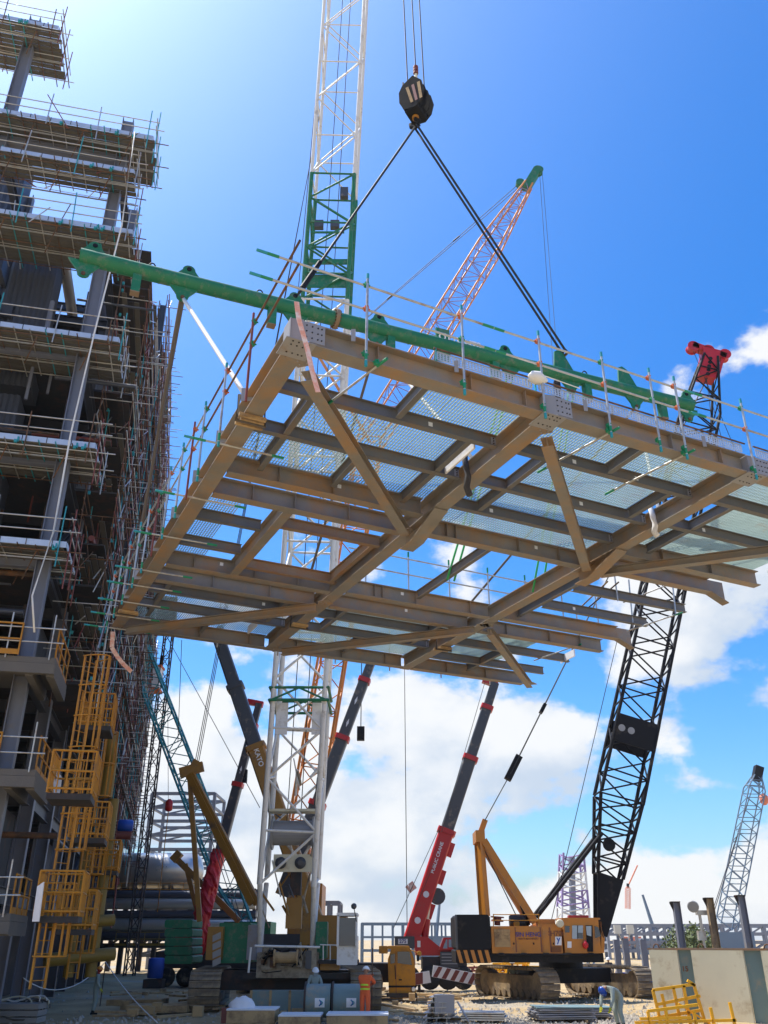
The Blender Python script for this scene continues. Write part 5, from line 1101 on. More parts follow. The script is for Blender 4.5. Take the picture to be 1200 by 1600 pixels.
for z in (11.4, 7.7, 3.5):
    t = thing('tube_railing', {11.4: 'galvanised tube rail at the open side of the highest ledge', 7.7: 'galvanised tube rail at the open side of the middle ledge', 3.5: 'galvanised tube rail at the open side of the lowest ledge'}[z], 'railing', BP(0, -1.9, z), 'tube rails on the ledges')
    for k in (.5, 1.0): T('rail', BP(-9, -1.98, z + k), BP(1.5, -1.98, z + k), .026, 'galv', t)
    for p in (-6, -3.2, -.3, 1.1): T('post', BP(p, -1.98, z - .1), BP(p, -1.98, z + 1.5), .026, 'galv', t)
def caged_ladder(b0, b1, label, cage=True, w=.55):
    """b0, b1: foot and head of the ladder; the cage bulges to the building's outer side"""
    t = thing('caged_ladder', label, 'ladder', b0, 'yellow caged ladders on the building side')
    b0, b1 = V(b0), V(b1); d = (b1 - b0).normalized(); L = (b1 - b0).length
    out = (BF * .8 - BS * .6).normalized(); sx = d.cross(out).normalized(); out = sx.cross(d)
    for s in (-1, 1): BAR('stile', b0 + sx * (s * w / 2), b1 + sx * (s * w / 2), .05, .09, 'yellow', t)
    for i in range(int(L / .33)): T('rung', b0 + d * (.2 + i * .33) - sx * w / 2, b0 + d * (.2 + i * .33) + sx * w / 2, .016, 'yellow', t, 6)
    if cage:
        h0 = min(2.2, L * .3); n = max(2, int((L - h0) / .9)); R_ = .42
        for i in range(n + 1):
            c = b0 + d * (h0 + (L - h0) * i / n); pts = [c + sx * (w / 2 * math.cos(a) * 1.35) + out * (.78 * math.sin(a)) for a in [math.pi * k / 8 for k in range(9)]]
            MB().path(pts, .026, 5).obj('hoop', 'yellow', t)
        for k in range(1, 8, 1):
            a = math.pi * k / 8; o = sx * (w / 2 * math.cos(a) * 1.35) + out * (.78 * math.sin(a)); BAR('cage_strip', b0 + d * h0 + o, b1 + o, .045, .012, 'yellow', t)
    return t
def landing(c, w, dpt, label):
    t = thing('ladder_landing', label, 'landing', c, 'railed landings between the ladders')
    c = V(c); MB().box(c - DZ * .09, (w, dpt, .16), BAX).obj('landing_deck', 'steel_dark', t)
    P = [c + BF * (sx * w / 2) + BS * (sy * dpt / 2) for sx, sy in ((-1, -1), (1, -1), (1, 1), (-1, 1))]
    for i in range(4):
        a, b = P[i], P[(i + 1) % 4]
        for k in (.12, .6, 1.15): T('rail', a + DZ * k, b + DZ * k, .032, 'yellow', t)
        n = 5
        for j in range(n): T('picket', lerp(a, b, j / n), lerp(a, b, j / n) + DZ * 1.15, .02 if j else .035, 'yellow', t, 6)
    return t
def PB(u, v, p):                                    # point on the vertical plane p metres outside the building side
    r = ray(u, v); o = BP(p, 0, 0); t = ((o - V((0, 0, CAM_H))).dot(BF)) / r.dot(BF); return V((0, 0, CAM_H)) + r * t
for (u0, v0, u1, v1, p, lab) in ((58, 1545, 92, 1385, 2.6, 'yellow caged ladder reaching the ground beside the concrete ledges'), (92, 1378, 118, 1222, 2.6, 'yellow caged ladder rising from the lowest landing'), (110, 1235, 148, 1050, 2.5, 'uppermost yellow caged ladder below the scaffold'),
                                 (112, 1530, 136, 1400, 2.8, 'yellow caged ladder to the ground behind the first one'), (128, 1400, 142, 1290, 2.8, 'yellow caged ladder above the second landing'), (138, 1290, 160, 1150, 2.6, 'yellow caged ladder beside the ochre pipe'), (148, 1415, 160, 1330, 3.0, 'short yellow caged ladder under the farthest landing')):
    a, b = PB(u0, v0, p), PB(u1, v1, p); a.z = max(a.z, 0); b = V((a.x, a.y, b.z)) if abs(b.y - a.y) < 3 else V((a.x + (b.x - a.x) * .15, a.y + (b.y - a.y) * .15, b.z)); caged_ladder(a, b, lab)
for (u, v, p, w, d_, lab) in ((92, 1432, 2.9, 1.9, 2.2, 'yellow railed landing above the ground ladder'), (112, 1245, 2.9, 1.9, 2.4, 'yellow railed landing with hanging white sheet'), (138, 1312, 3.0, 1.9, 2.4, 'yellow railed landing beside the ochre pipe bend'), (160, 1362, 3.1, 2.0, 2.6, 'farthest yellow railed landing low on the side'), (150, 1140, 2.7, 1.8, 2.4, 'highest yellow railed landing under the scaffold'), (118, 1452, 3.0, 1.8, 2.2, 'low yellow railed landing behind the ground ladder')):
    landing(PB(u, v, p), w * .62, d_ * .62, lab)
# ochre pipe running down the building side
pp_ = thing('ochre_pipe', 'thick ochre yellow pipe bending down the building side', 'pipe', PB(172, 1450, 2.2))
a, b, c_ = PB(180, 1140, 2.9), PB(184, 1290, 2.9), PB(182, 1470, 2.9); b = V((a.x, a.y, b.z)); c_ = V((a.x, a.y, 1.5))
MB().path([a + V((-1.5, 0, 0.2)), a + V((-.5, 0, .1)), a + V((-.1, 0, -.3)), a - DZ * 1.5], .26, 14).obj('pipe_bend', 'yellow_pipe', pp_); T('pipe_run', a - DZ * 1.4, b, .26, 'yellow_pipe', pp_, 14)
T('pipe_run', b + V((.2, .5, 0)), c_ + V((.2, .5, 0)), .22, 'yellow_pipe', pp_, 14); T('pipe_run', b + V((-.6, .3, -2)), c_ + V((-.6, .3, 0)), .2, 'yellow_pipe', pp_, 14); T('pipe_run', c_ + V((-1.2, -.8, .6)), c_ + V((1.0, .6, .8)), .24, 'yellow_pipe', pp_, 14); T('pipe_run', c_ + V((-1.2, -.8, 1.8)), c_ + V((.8, .6, 2.0)), .22, 'yellow_pipe', pp_, 14)
bv = thing('blue_motor', 'blue motor housing on the building side near the far scaffold', 'motor', PB(192, 1292, 2.5)); MB().lathe(PB(184, 1290, 2.6), BF, [(0, .22), (.06, .34), (.75, .34), (.85, .25)], 16).obj('motor_body', 'blue', bv); MB().lathe(PB(184, 1290, 2.6) - DZ * .5, BF, [(0, .24), (.8, .24)], 14).obj('gearbox', 'redtube', bv)
for pts, lab in (([PB(83, 1195, 2.2), PB(96, 1215, 2.4), PB(92, 1240, 2.4), PB(84, 1250, 2.4)], 'white plastic sheet hanging from the middle ledge'), ([PB(58, 1385, 2.3), PB(68, 1378, 2.5), PB(60, 1440, 2.5), PB(50, 1440, 2.3)], 'white lettered banner hanging beside the lowest ledge')):
    mb = MB(); mb.prism(pts, V((.02, .02, 0))); tag(mb.obj('hanging_sheet', 'sheet_white'), lab, 'sheet')
# loose rope down the front scaffold
tag(rope('hanging_rope', [BP(.7, -1.9, 37), BP(.9, -2, 31), BP(.6, -2, 25), BP(.45, -2.1, 20), BP(.5, -2.1, 16), BP(.2, -2.1, 13.5), BP(.5, -2.1, 12.2)], .035, 'webbing_white'), 'pale rope hanging down in front of the building corner', 'rope')
# passenger hoist
ph = thing('passenger_hoist', 'construction hoist with white cage on a lattice mast at the far building end', 'hoist', G(222, 84))
hb = PY(228, 1300, 84); hb = V((hb.x, hb.y, 0))
lattice(ph, hb, hb + DZ * 32, .8, .8, 26, .07, .04, 'steel_dark', 'steel_dark', (0, 1, 0))
cb = PY(231, 1080, 83.2)
MB().box(cb + DZ * 1.2, (2.3, 1.4, 2.1)).obj('hoist_cage', 'sheet_white', ph); MB().box(cb + DZ * .02, (2.5, 1.5, .28)).obj('cage_floor', 'redclamp', ph); MB().box(cb + DZ * 2.36, (2.5, 1.5, .2)).obj('cage_roof', 'redclamp', ph)
for x in (-1.15, -.4, .4, 1.15): BAR('cage_post', cb + V((x, -.72, .1)), cb + V((x, -.72, 2.3)), .06, .06, 'steel_dark', ph)
MB().box(cb + V((-.3, 0, 2.9)), (1.0, .8, .8)).obj('hoist_motor', 'black', ph); BAR('cage_mast', cb + V((1, 0, 2.4)), cb + V((1, 0, 3.6)), .3, .3, 'black', ph)
# ================================================================== PLANT BEYOND
def far_frame(name, label, Y, u0, u1, vtop, levels, bays, m='far_steel', depth=6, brace=True, r=.16):
    a, b = PY(u0, vtop, Y), PY(u1, vtop, Y); H = a.z; t = thing(name, label, 'steel frame', V(((a.x + b.x) / 2, Y, 0)))
    for dy in (0, depth):
        for i in range(bays + 1):
            x = lerp(a.x, b.x, i / bays); BAR('column', V((x, Y + dy, 0)), V((x, Y + dy, H)), r * 2, r * 2, m, t)
        for k in range(1, levels + 1):
            z = H * k / levels; BAR('beam', V((a.x, Y + dy, z)), V((b.x, Y + dy, z)), r * 1.6, r * 2, m, t)
            if brace and k % 2 == 0:
                for i in range(bays): BAR('brace', V((lerp(a.x, b.x, i / bays), Y + dy, H * (k - 1) / levels)), V((lerp(a.x, b.x, (i + 1) / bays), Y + dy, z)), r, r, m, t)
    for k in range(1, levels + 1):
        for i in range(bays + 1): x = lerp(a.x, b.x, i / bays); BAR('cross_beam', V((x, Y, H * k / levels)), V((x, Y + depth, H * k / levels)), r * 1.4, r * 1.4, m, t)
    return t
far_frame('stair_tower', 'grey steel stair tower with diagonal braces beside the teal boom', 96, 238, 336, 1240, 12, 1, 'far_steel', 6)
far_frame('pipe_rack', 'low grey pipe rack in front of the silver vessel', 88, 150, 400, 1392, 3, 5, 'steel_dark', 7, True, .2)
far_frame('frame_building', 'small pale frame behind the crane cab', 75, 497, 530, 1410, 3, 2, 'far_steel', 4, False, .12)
vs = thing('silver_vessel', 'horizontal silver clad vessel on the pipe rack', 'vessel', PY(240, 1390, 86)); c = PY(160, 1362, 90)
MB().lathe(c, (1, 0, 0), [(0, .3), (.3, 1.2), (.8, 1.7), (9, 1.7), (9.5, 1.2), (9.8, .3)], 28).obj('shell', 'silver', vs)
for x in (2.5, 7): MB().box(c + V((x, 0, -1.9)), (.5, 2.4, .8)).obj('saddle', 'steel_dark', vs)
for k, (v, r) in enumerate(((1398, .35), (1412, .5), (1428, .3), (1445, .55), (1462, .4))):
    a, b = PY(120, v, 87.4), PY(400, v, 87.4); tag(T('rack_pipe', a, b, r, 'silver' if k % 2 else 'clad', None, 12), ['thin grey pipe along the top of the pipe rack', 'silver pipe under the top of the pipe rack', 'slim grey pipe midway down the pipe rack', 'thick silver pipe low on the pipe rack', 'lowest grey pipe on the pipe rack'][k], 'pipe', 'pipes on the rack')
rail_run([V((PY(150, 1392, 87.6).x, 87.6, PY(150, 1400, 87.6).z)), V((PY(305, 1392, 87.6).x, 87.6, PY(305, 1400, 87.6).z))], 'yellow railing along the pipe rack walkway', group='walkway railings')
rail_run([V((PY(190, 1392, 86).x, 86, PY(190, 1478, 86).z)), V((PY(300, 1392, 86).x, 86, PY(300, 1478, 86).z))], 'yellow railing low on the pipe rack', m='yellow_pipe', group='walkway railings')
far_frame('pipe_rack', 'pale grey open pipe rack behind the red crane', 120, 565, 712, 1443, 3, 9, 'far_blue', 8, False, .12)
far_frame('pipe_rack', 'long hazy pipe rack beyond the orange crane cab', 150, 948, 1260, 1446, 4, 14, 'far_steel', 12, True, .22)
tw = thing('lattice_tower', 'purple and white banded lattice tower behind the orange crane', 'tower', G(897, 125))
tb, tt = G(897, 125), PY(893, 1335, 125)
for k in range(6): lattice(tw, lerp(tb, tt, k / 6), lerp(tb, tt, (k + 1) / 6), 4.2 - k * .25, 3.95 - k * .25, 3, .16, .09, 'white' if k % 2 == 0 else 'purple', 'white', single=True, lace='tower_section')
T('tower_core', tb, lerp(tb, tt, .98), .45, 'far_steel', tw)
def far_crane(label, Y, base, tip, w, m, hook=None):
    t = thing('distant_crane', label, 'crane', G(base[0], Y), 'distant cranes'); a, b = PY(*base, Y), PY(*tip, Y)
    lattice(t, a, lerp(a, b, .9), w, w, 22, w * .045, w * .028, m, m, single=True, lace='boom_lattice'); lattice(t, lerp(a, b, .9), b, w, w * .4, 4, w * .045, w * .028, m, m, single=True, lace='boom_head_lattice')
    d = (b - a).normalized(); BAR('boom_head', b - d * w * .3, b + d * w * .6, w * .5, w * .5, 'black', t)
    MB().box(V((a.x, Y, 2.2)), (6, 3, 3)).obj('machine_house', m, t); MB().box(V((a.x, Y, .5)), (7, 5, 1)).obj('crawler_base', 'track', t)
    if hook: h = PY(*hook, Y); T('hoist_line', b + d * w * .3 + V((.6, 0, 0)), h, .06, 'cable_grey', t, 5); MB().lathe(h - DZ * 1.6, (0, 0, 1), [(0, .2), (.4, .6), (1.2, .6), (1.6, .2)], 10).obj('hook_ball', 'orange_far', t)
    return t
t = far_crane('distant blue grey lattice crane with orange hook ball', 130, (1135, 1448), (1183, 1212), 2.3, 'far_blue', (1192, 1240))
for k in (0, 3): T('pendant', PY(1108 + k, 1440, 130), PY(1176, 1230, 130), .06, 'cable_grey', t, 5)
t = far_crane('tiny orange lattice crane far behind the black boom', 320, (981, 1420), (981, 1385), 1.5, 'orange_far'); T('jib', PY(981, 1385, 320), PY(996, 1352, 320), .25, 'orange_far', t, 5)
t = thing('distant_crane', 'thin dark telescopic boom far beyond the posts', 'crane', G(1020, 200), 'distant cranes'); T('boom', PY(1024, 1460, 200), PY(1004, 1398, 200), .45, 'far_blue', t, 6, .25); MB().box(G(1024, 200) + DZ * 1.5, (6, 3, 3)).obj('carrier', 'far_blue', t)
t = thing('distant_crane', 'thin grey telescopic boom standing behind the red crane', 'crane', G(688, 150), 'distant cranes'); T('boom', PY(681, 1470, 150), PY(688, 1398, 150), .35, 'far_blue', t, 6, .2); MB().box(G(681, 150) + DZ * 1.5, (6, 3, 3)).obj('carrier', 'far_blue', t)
# ================================================================== THE RIGHT-HAND FOREGROUND
bn = thing('steel_bin', 'cream steel bin with dark grey recessed ribs and rusty rim', 'bin', G(1120, 38))
def build_bin():
    a = PZ(1040, 1600, 0); x0 = G(1037, 38.3).x; ex = V((.82, -.572, 0)); ey = V((.572, .82, 0)); o = V((x0, 39.2, 0)); H = 2.42
    s = 0
    for k, (w, m, rec) in enumerate(((1.15, 'cream', 0), (.55, 'drumgreen', .16), (2.0, 'cream', 0), (.65, 'drumgreen', .16), (2.1, 'cream', 0), (.6, 'drumgreen', .14), (1.9, 'cream', 0))):
        MB().box(o + ex * (s + w / 2) + ey * (.05 + rec) + DZ * (H / 2), (w - .006, .1, H), (ex, ey, DZ)).obj('wall_panel' if rec == 0 else 'rib', m, bn); s += w
    for w, yy in ((s, .1), (s, 2.4)): MB().box(o + ex * (s / 2) + ey * yy + DZ * (H + .035), (s + .1, .2, .06), (ex, ey, DZ)).obj('rim', 'primer_rust', bn)
    MB().box(o + ex * .05 + ey * 1.3 + DZ * (H / 2), (.1, 2.1, H), (ex, ey, DZ)).obj('side_wall', 'cream', bn); MB().box(o + ex * (s / 2) + ey * 2.4 + DZ * (H / 2), (s, .1, H - .02), (ex, ey, DZ)).obj('back_wall', 'cream', bn)
    for k in (.3, 2.1, 4.6): MB().path([o + ex * (k + .12 * math.cos(q)) + ey * .1 + DZ * (H + .06 + .16 * math.sin(q)) for q in [math.pi * i / 6 for i in range(7)]], .025, 6).obj('lifting_eye', 'rusty', bn)
    text('rib_lettering', '15', .26, o + ex * 1.34 + ey * .135 + DZ * 1.75, ex, DZ, 'lettering_brown', bn)
build_bin()
for u, v, lab in ((1056, 1410, 'plain grey steel post behind the bin, beside the floodlight'), (1108, 1404, 'olive grey steel post between the floodlight and the last post'), (1157, 1400, 'dark grey steel post at the far side of the bin')):
    p = PY(u, v, 43.5); t = thing('steel_post', lab, 'post', V((p.x, 43.5, 0)), 'steel posts behind the bin'); IB('post_shaft', V((p.x, 43.5, 0)), p, .30, .28, 'steel_blue' if u != 1108 else 'track', t, .02, .014, (1, 0, 0)); BAR('cap_plate', p + V((-.25, 0, .02)), p + V((.16, 0, .02)), .3, .04, 'steel_dark', t); MB().prism([p + V((-.16, -.01, 0)), p + V((-.32, -.01, 0)), p + V((-.16, -.01, -.4))], V((0, .02, 0))).obj('cap_bracket', 'steel_dark', t)
fl = thing('floodlight', 'round floodlight on a thin pole rising behind the bin', 'floodlight', G(1093, 44)); p = PY(1093, 1428, 44)
T('pole', V((p.x, 44, 0)), p, .07, 'galv', fl); MB().lathe(PY(1083, 1416, 43.7), (-.35, -.9, -.25), [(-.25, .08), (-.1, .2), (.05, .26), (.08, .26), (.1, .22)], 18).obj('lamp_head', 'boomgrey', fl); MB().box(p + V((.1, 0, .05)), (.5, .25, .2)).obj('lamp_bracket', 'galv', fl); MB().box(p + V((-.05, 0, -.9)), (.35, .25, .4)).obj('control_box', 'galv', fl)
for u, v, Y, lab in ((962, 1468, 62, 'short grey stub post near the standing man'), (976, 1466, 60, 'stub column with two lamps beside the barrier'), (1004, 1468, 60, 'leaning grey stub post behind the track')):
    p = PY(u, v, Y); t = thing('stub_post', lab, 'post', V((p.x, Y, 0)), 'stub posts beyond the orange crane'); BAR('shaft', V((p.x, Y, 0)), p, .34, .34, 'steel_blue', t)
    if u == 976:
        for x in (-.4, .4): MB().box(p + V((x, 0, .5)), (.4, .3, .5)).obj('lamp', 'silver', t); T('lamp_stalk', p + V((x * .5, 0, -.1)), p + V((x, 0, .4)), .05, 'galv', t)
yf = thing('yellow_frame_stack', 'bright yellow welded railing frames leaning in a pile beside the bin', 'frame pile', G(1050, 37.4))
def build_frames():
    Y = 37.2
    def bar(u0, v0, u1, v1, dy=0, r=.05): BAR('frame_bar', PY(u0, v0, Y + dy), PY(u1, v1, Y + dy), r * 2.0, r * 2.0, 'yellow_sunlit', yf)
    for q in ((1020, 1547, 1084, 1538), (1024, 1570, 1094, 1556), (1016, 1592, 1098, 1578), (1020, 1547, 1036, 1612), (1084, 1538, 1104, 1605), (1052, 1543, 1066, 1610), (1034, 1553, 1048, 1612), (1068, 1540, 1080, 1608)): bar(*q)
    for q in ((1012, 1580, 1090, 1570), (1000, 1592, 1080, 1590), (1012, 1580, 1018, 1612), (1084, 1580, 1090, 1612), (1040, 1577, 1044, 1612), (992, 1598, 1150, 1594), (1110, 1574, 1118, 1612), (1140, 1566, 1150, 1610)): bar(*q, dy=-.5)
    bar(1074, 1532, 1086, 1540); bar(1060, 1568, 1110, 1600, -.3, .03); bar(1000, 1605, 1120, 1602, -.6)
build_frames()
def sheet_stack(u, Y, n, w, d, label, m='plate_grey', ang=.1, th=.045):
    rnd = random.Random(u); g = G(u, Y); t = thing('sheet_stack', label, 'steel sheets', g, 'stacks of steel sheets on the ground')
    for k in range(n):
        a = ang + rnd.uniform(-.08, .08); X = V((math.cos(a), math.sin(a), 0)); Yv = V((-math.sin(a), math.cos(a), 0))
        MB().box(g + DZ * (.12 + k * th * 1.6) + V((rnd.uniform(-.1, .1), rnd.uniform(-.08, .08), 0)), (w * rnd.uniform(.9, 1.02), d, th), (X, Yv, DZ)).obj('sheet', m if k < n - 1 or m != 'plate_grey' else 'drumgreen', t)
    for x in (-.35, .35): MB().box(g + V((x * w, 0, .04)), (.1, d, .09)).obj('bearer', 'timber', t)
sheet_stack(878, 38.2, 6, 2.3, 1.5, 'neat stack of grey steel sheets beside the bending worker'); sheet_stack(922, 39.2, 5, 1.6, 1.3, 'lower stack of sheets behind the neat stack', 'plate_grey', -.05); sheet_stack(755, 37.6, 4, 1.7, 1.2, 'untidy stack of thin plates beside the channel pile', 'galv', -.15)
ch = thing('channel_pile', 'pile of galvanised steel channels and beams on the ground', 'steel pile', G(690, 37.4)); rnd = random.Random(5)
for k in range(5):
    for j in range(3 - k // 2):
        g = G(672 + j * 16 + k * 3, 37.3) + V((0, 0, .1 + k * .17)); a = .15 + rnd.uniform(-.15, .15)
        IB('channel', g + V((-math.sin(a) * .7, -.3, 0)), g + V((math.sin(a) * .7, 1.8, 0)), .16, .3, 'galv', ch, .012, .01)
MB().box(G(690, 37.3) + V((.1, -.1, .62)), (.75, .3, .62), (V((1, .1, 0)), V((-.1, 1, 0)), DZ)).obj('box_section', 'plate_grey', ch)
BAR('angle_bar', G(716, 37.2) + DZ * .7, G(733, 37.0) + DZ * .05, .12, .03, 'plate_grey', ch)
# cable drums, white topped pallets, bag
for (u, w, lab) in ((497, .95, 'grey green drum with blue sticker in front of the masked worker'), (546, 1.25, 'grey green drum with blue sticker touching the orange worker')):
    g = G(u, 38.6); t = thing('cable_drum', lab, 'drum', g, 'sticker marked drums'); r = .66; x0 = g.x - w / 2
    MB().lathe(V((x0, g.y, r)), (1, 0, 0), [(0, r * .88), (w, r * .88)], 28).obj('drum_barrel', 'drumgreen', t)
    MB().lathe(V((x0 - .07, g.y, r)), (1, 0, 0), [(0, r), (.07, r)], 28, False).obj('drum_flange', 'steel_dark', t)
    MB().tube(V((x0 - .075, g.y, r)), V((x0 - .08, g.y, r)), .1, 12).obj('hub', 'rusty', t)
    c = V((g.x + .08, g.y, r)); y = -r * .885
    n = 8; vs_, fs = [], []
    for i in range(n + 1):
        a = -.35 + .55 * i / n
        for x in (-.19, .19): vs_.append(c + V((x, -math.cos(a) * r * .89, math.sin(a) * r * .89)))
    fs = [(2 * i, 2 * i + 1, 2 * i + 3, 2 * i + 2) for i in range(n)]; MB().add(vs_, fs).obj('sticker', 'lettering_white', t)
    for k, rr in ((0, .15), (1, .09)):
        pts = []
        for i in range(7): a = -.35 + .275 + (i - 3) * .045 * (1 + .3 * k); pts.append(c + V((.02 + rr * math.cos((i - 3) * .45) - .06, -math.cos(a) * r * .90, math.sin(a) * r * .90)))
        MB().path(pts, .022, 5).obj('sticker_swirl', 'blue' if k else 'teal', t)
for (u0, u1, Y, h, lab) in ((358, 432, 36.9, .42, 'white topped pallet carrying the crumpled white bag'), (438, 502, 36.4, .26, 'white topped pallet in front of the first drum'), (512, 606, 36.5, .28, 'white topped pallet in front of the orange worker')):
    a, b = G(u0, Y), G(u1, Y); t = thing('covered_pallet', lab, 'pallet', (a + b) / 2, 'white topped pallets'); w = b.x - a.x; c = (a + b) / 2
    MB().box(c + DZ * (h / 2 + .06), (w, 1.5, h - .02)).obj('load', 'timber', t); MB().box(c + DZ * (h + .085), (w + .04, 1.54, .05)).obj('cover', 'sheet_white', t)
    for x in (-.4, 0, .4): MB().box(c + V((x * w, 0, .03)), (.1, 1.5, .1)).obj('skid', 'timber', t)
c = G(377, 36.9) + DZ * .52; rnd = random.Random(9); vs_, fs = [], []
for i in range(7):
    for k in range(14):
        a = 2 * math.pi * k / 14; th = math.pi / 2 * i / 6; rr = .5 * math.cos(th) * (1 + rnd.uniform(-.12, .12)); vs_.append(c + V((rr * math.cos(a), rr * .7 * math.sin(a), .38 * math.sin(th) * (1 + rnd.uniform(-.15, .1)))))
fs = [(i * 14 + k, i * 14 + (k + 1) % 14, (i + 1) * 14 + (k + 1) % 14, (i + 1) * 14 + k) for i in range(6) for k in range(14)]
tag(MB().add(vs_, fs, True).obj('plastic_bag', 'sheet_white'), 'crumpled white plastic bag lying on the pallet', 'bag')
c = G(352, 36.8); t = thing('jerrycan', 'dark red can standing beside the white pallet', 'can', c); MB().box(c + DZ * .28, (.3, .25, .5)).obj('can_body', 'redtube', t); MB().tube(c + DZ * .5, c + DZ * .6, .05, 8).obj('can_cap', 'black', t)
cr = thing('timber_crate', 'long weathered crate lying under the white boom crane', 'crate', G(438, 41.5)); g = G(438, 41.0)
MB().box(g + DZ * .5, (2.5, .8, .8)).obj('crate_body', 'drumgreen', cr)
for x in (-1.2, -.4, .4, 1.2): MB().box(g + V((x, -.42, .5)), (.1, .05, .84)).obj('batten', 'timber', cr)
for u, Y, lab in ((215, 47, 'timber mat lying in the shade near the hoist'), (250, 43, 'timber mat beside the white crane track')):
    g = G(u, Y); t = thing('timber_mat', lab, 'timber mat', g, 'timber mats on the ground')
    for k in range(5): MB().box(g + V((0, k * .3 - .6, .14)), (2.6, .28, .26)).obj('plank', 'timber', t)
# cable heap, rope line on stakes at the near side of the building
ch_ = thing('cable_heap', 'tangled heap of pale cables on grey boards beside the building', 'cables', PZ(30, 1600, .1)); rnd = random.Random(21); c = PY(28, 1580, 37.5)
for k in range(14):
    r = rnd.uniform(.3, .85); cc = c + V((rnd.uniform(-.4, .5), rnd.uniform(-.3, .3), rnd.uniform(-.05, .25))); tl = rnd.uniform(-.5, .5)
    MB().path([cc + V((r * math.cos(a), r * .6 * math.sin(a), .25 * math.sin(a + tl) + rnd.uniform(-.03, .03))) for a in [2 * math.pi * i / 16 for i in range(15)]], .03, 5).obj('cable_loop', rnd.choice(('webbing_white', 'plank', 'cream')), ch_)
for k in range(3): MB().box(V((c.x - .2, c.y - .2, .12 + k * .22)), (2.4, 1.0, .18)).obj('board', 'boomgrey', ch_)
for u, v, vb, Y, lab in ((165, 1503, 1560, 46, 'taller thin stake holding the white rope'), (36, 1528, 1580, 39, 'shorter thin stake beside the cable heap')):
    p = PY(u, v, Y); tag(T('rope_stake', V((p.x, p.y, 0)), p, .025, 'rusty'), lab, 'stake')
tag(rope('barrier_rope', sag(PY(36, 1528, 39), PY(165, 1503, 46), .75, 10) + sag(PY(165, 1503, 46), PY(246, 1598, 37.5), .15, 8)[1:], .022, 'webbing_white'), 'white rope strung between two stakes in the shade', 'rope')
# gravel and rubble on the sand
def rubble():
    rnd = random.Random(4); mb = MB()
    for k in range(5200):
        Y = rnd.uniform(36.5, 41) if k % 3 else rnd.uniform(38, 60); u = rnd.uniform(600, 1060) if k % 4 else rnd.uniform(0, 1200); g = G(u, Y); s = rnd.uniform(.02, .075) * (1.6 if rnd.random() < .06 else 1)
        a, b = rnd.uniform(0, 3), rnd.uniform(.5, 1.0); X = V((math.cos(a), math.sin(a), 0)) * s; Yv = V((-math.sin(a), math.cos(a), 0)) * s * b; z = DZ * s * rnd.uniform(.4, .9); g = g - DZ * .03
        mb.add([g - X - Yv, g + X - Yv * .6, g + X * .8 + Yv, g - X * .9 + Yv * .8, g + z * 1.6 - X * .3, g + z * 1.5 + X * .4 + Yv * .2], [(0, 1, 5, 4), (1, 2, 5), (2, 3, 4, 5), (3, 0, 4)])
    o = mb.obj('gravel', mat('gravel_stone', (0.40, 0.36, 0.30), .9, 0, .3, 5), None, 'stuff'); o['label'] = 'loose grey gravel scattered over the sand'; o['category'] = 'gravel'
rubble()
def debris():
    rnd = random.Random(61); mb = MB()
    for k in range(110):
        Y = rnd.uniform(37.5, 58); u = rnd.uniform(170, 700); g = G(u, Y) + DZ * rnd.uniform(.02, .16); a = rnd.uniform(0, 3.14); L = rnd.uniform(.4, 2.6); d = V((math.cos(a), math.sin(a), rnd.uniform(-.04, .08))) * L
        if rnd.random() < .5: mb.bar(g, g + d, rnd.uniform(.1, .3), rnd.uniform(.04, .12))
        elif rnd.random() < .6: mb.tube(g, g + d, rnd.uniform(.02, .06), 6)
        else: mb.box(g + DZ * .12, (rnd.uniform(.2, .6), rnd.uniform(.2, .5), rnd.uniform(.15, .4)))
    o = mb.obj('debris', 'timber', None, 'stuff'); o['label'] = 'offcuts of timber and tube littering the ground under the cranes'; o['category'] = 'debris'
debris()
# shrub behind the bin
sh = thing('shrub', 'round olive green shrub seen between the posts behind the bin', 'shrub', G(1090, 80)); rnd = random.Random(8); c = G(1090, 80); mb = MB()
for k in range(2600):
    th, ph_ = rnd.uniform(0, 6.28), math.acos(rnd.uniform(-.2, 1)); r = 2.3 * rnd.uniform(.55, 1.05) * (1 + .15 * math.sin(th * 3)); p = c + DZ * 1.6 + V((r * math.sin(ph_) * math.cos(th), r * math.sin(ph_) * math.sin(th), r * .95 * math.cos(ph_)))
    a = V((rnd.uniform(-1, 1), rnd.uniform(-1, 1), rnd.uniform(-1, 1))) * .14; b = V((rnd.uniform(-1, 1), rnd.uniform(-1, 1), rnd.uniform(-1, 1))) * .12; mb.add([p - a, p + b, p + a, p - b], [(0, 1, 2, 3)])
mb.obj('crown', 'leaf', sh, 'stuff'); T('trunk', c, c + DZ * 2.4, .12, 'rusty', sh, 8, .05)
for k in range(6): a = k * 1.05; T('limb', c + DZ * 1.0, c + DZ * 2.8 + V((1.2 * math.cos(a), 1.2 * math.sin(a), 0)), .06, 'rusty', sh, 6, .02)
# the air: dust and moisture over the site
hz = MB(); hz.box((40, 330, 59), (800, 760, 120)); hzo = hz.obj('haze', 'white', None, 'stuff'); hzo['label'] = 'thin pale haze filling the air over the site'; hzo['category'] = 'haze'
hm_ = bpy.data.materials.new('haze_air'); hm_.use_nodes = True; nt_ = hm_.node_tree; nt_.nodes.remove(nt_.nodes['Principled BSDF']); pv = nt_.nodes.new('ShaderNodeVolumePrincipled')
pv.inputs['Color'].default_value = (0.86, 0.90, 0.96, 1); pv.inputs['Density'].default_value = 0.00016; pv.inputs['Anisotropy'].default_value = 0.3
nt_.links.new(pv.outputs[0], nt_.nodes['Material Output'].inputs['Volume']); hzo.data.materials.clear(); hzo.data.materials.append(hm_)
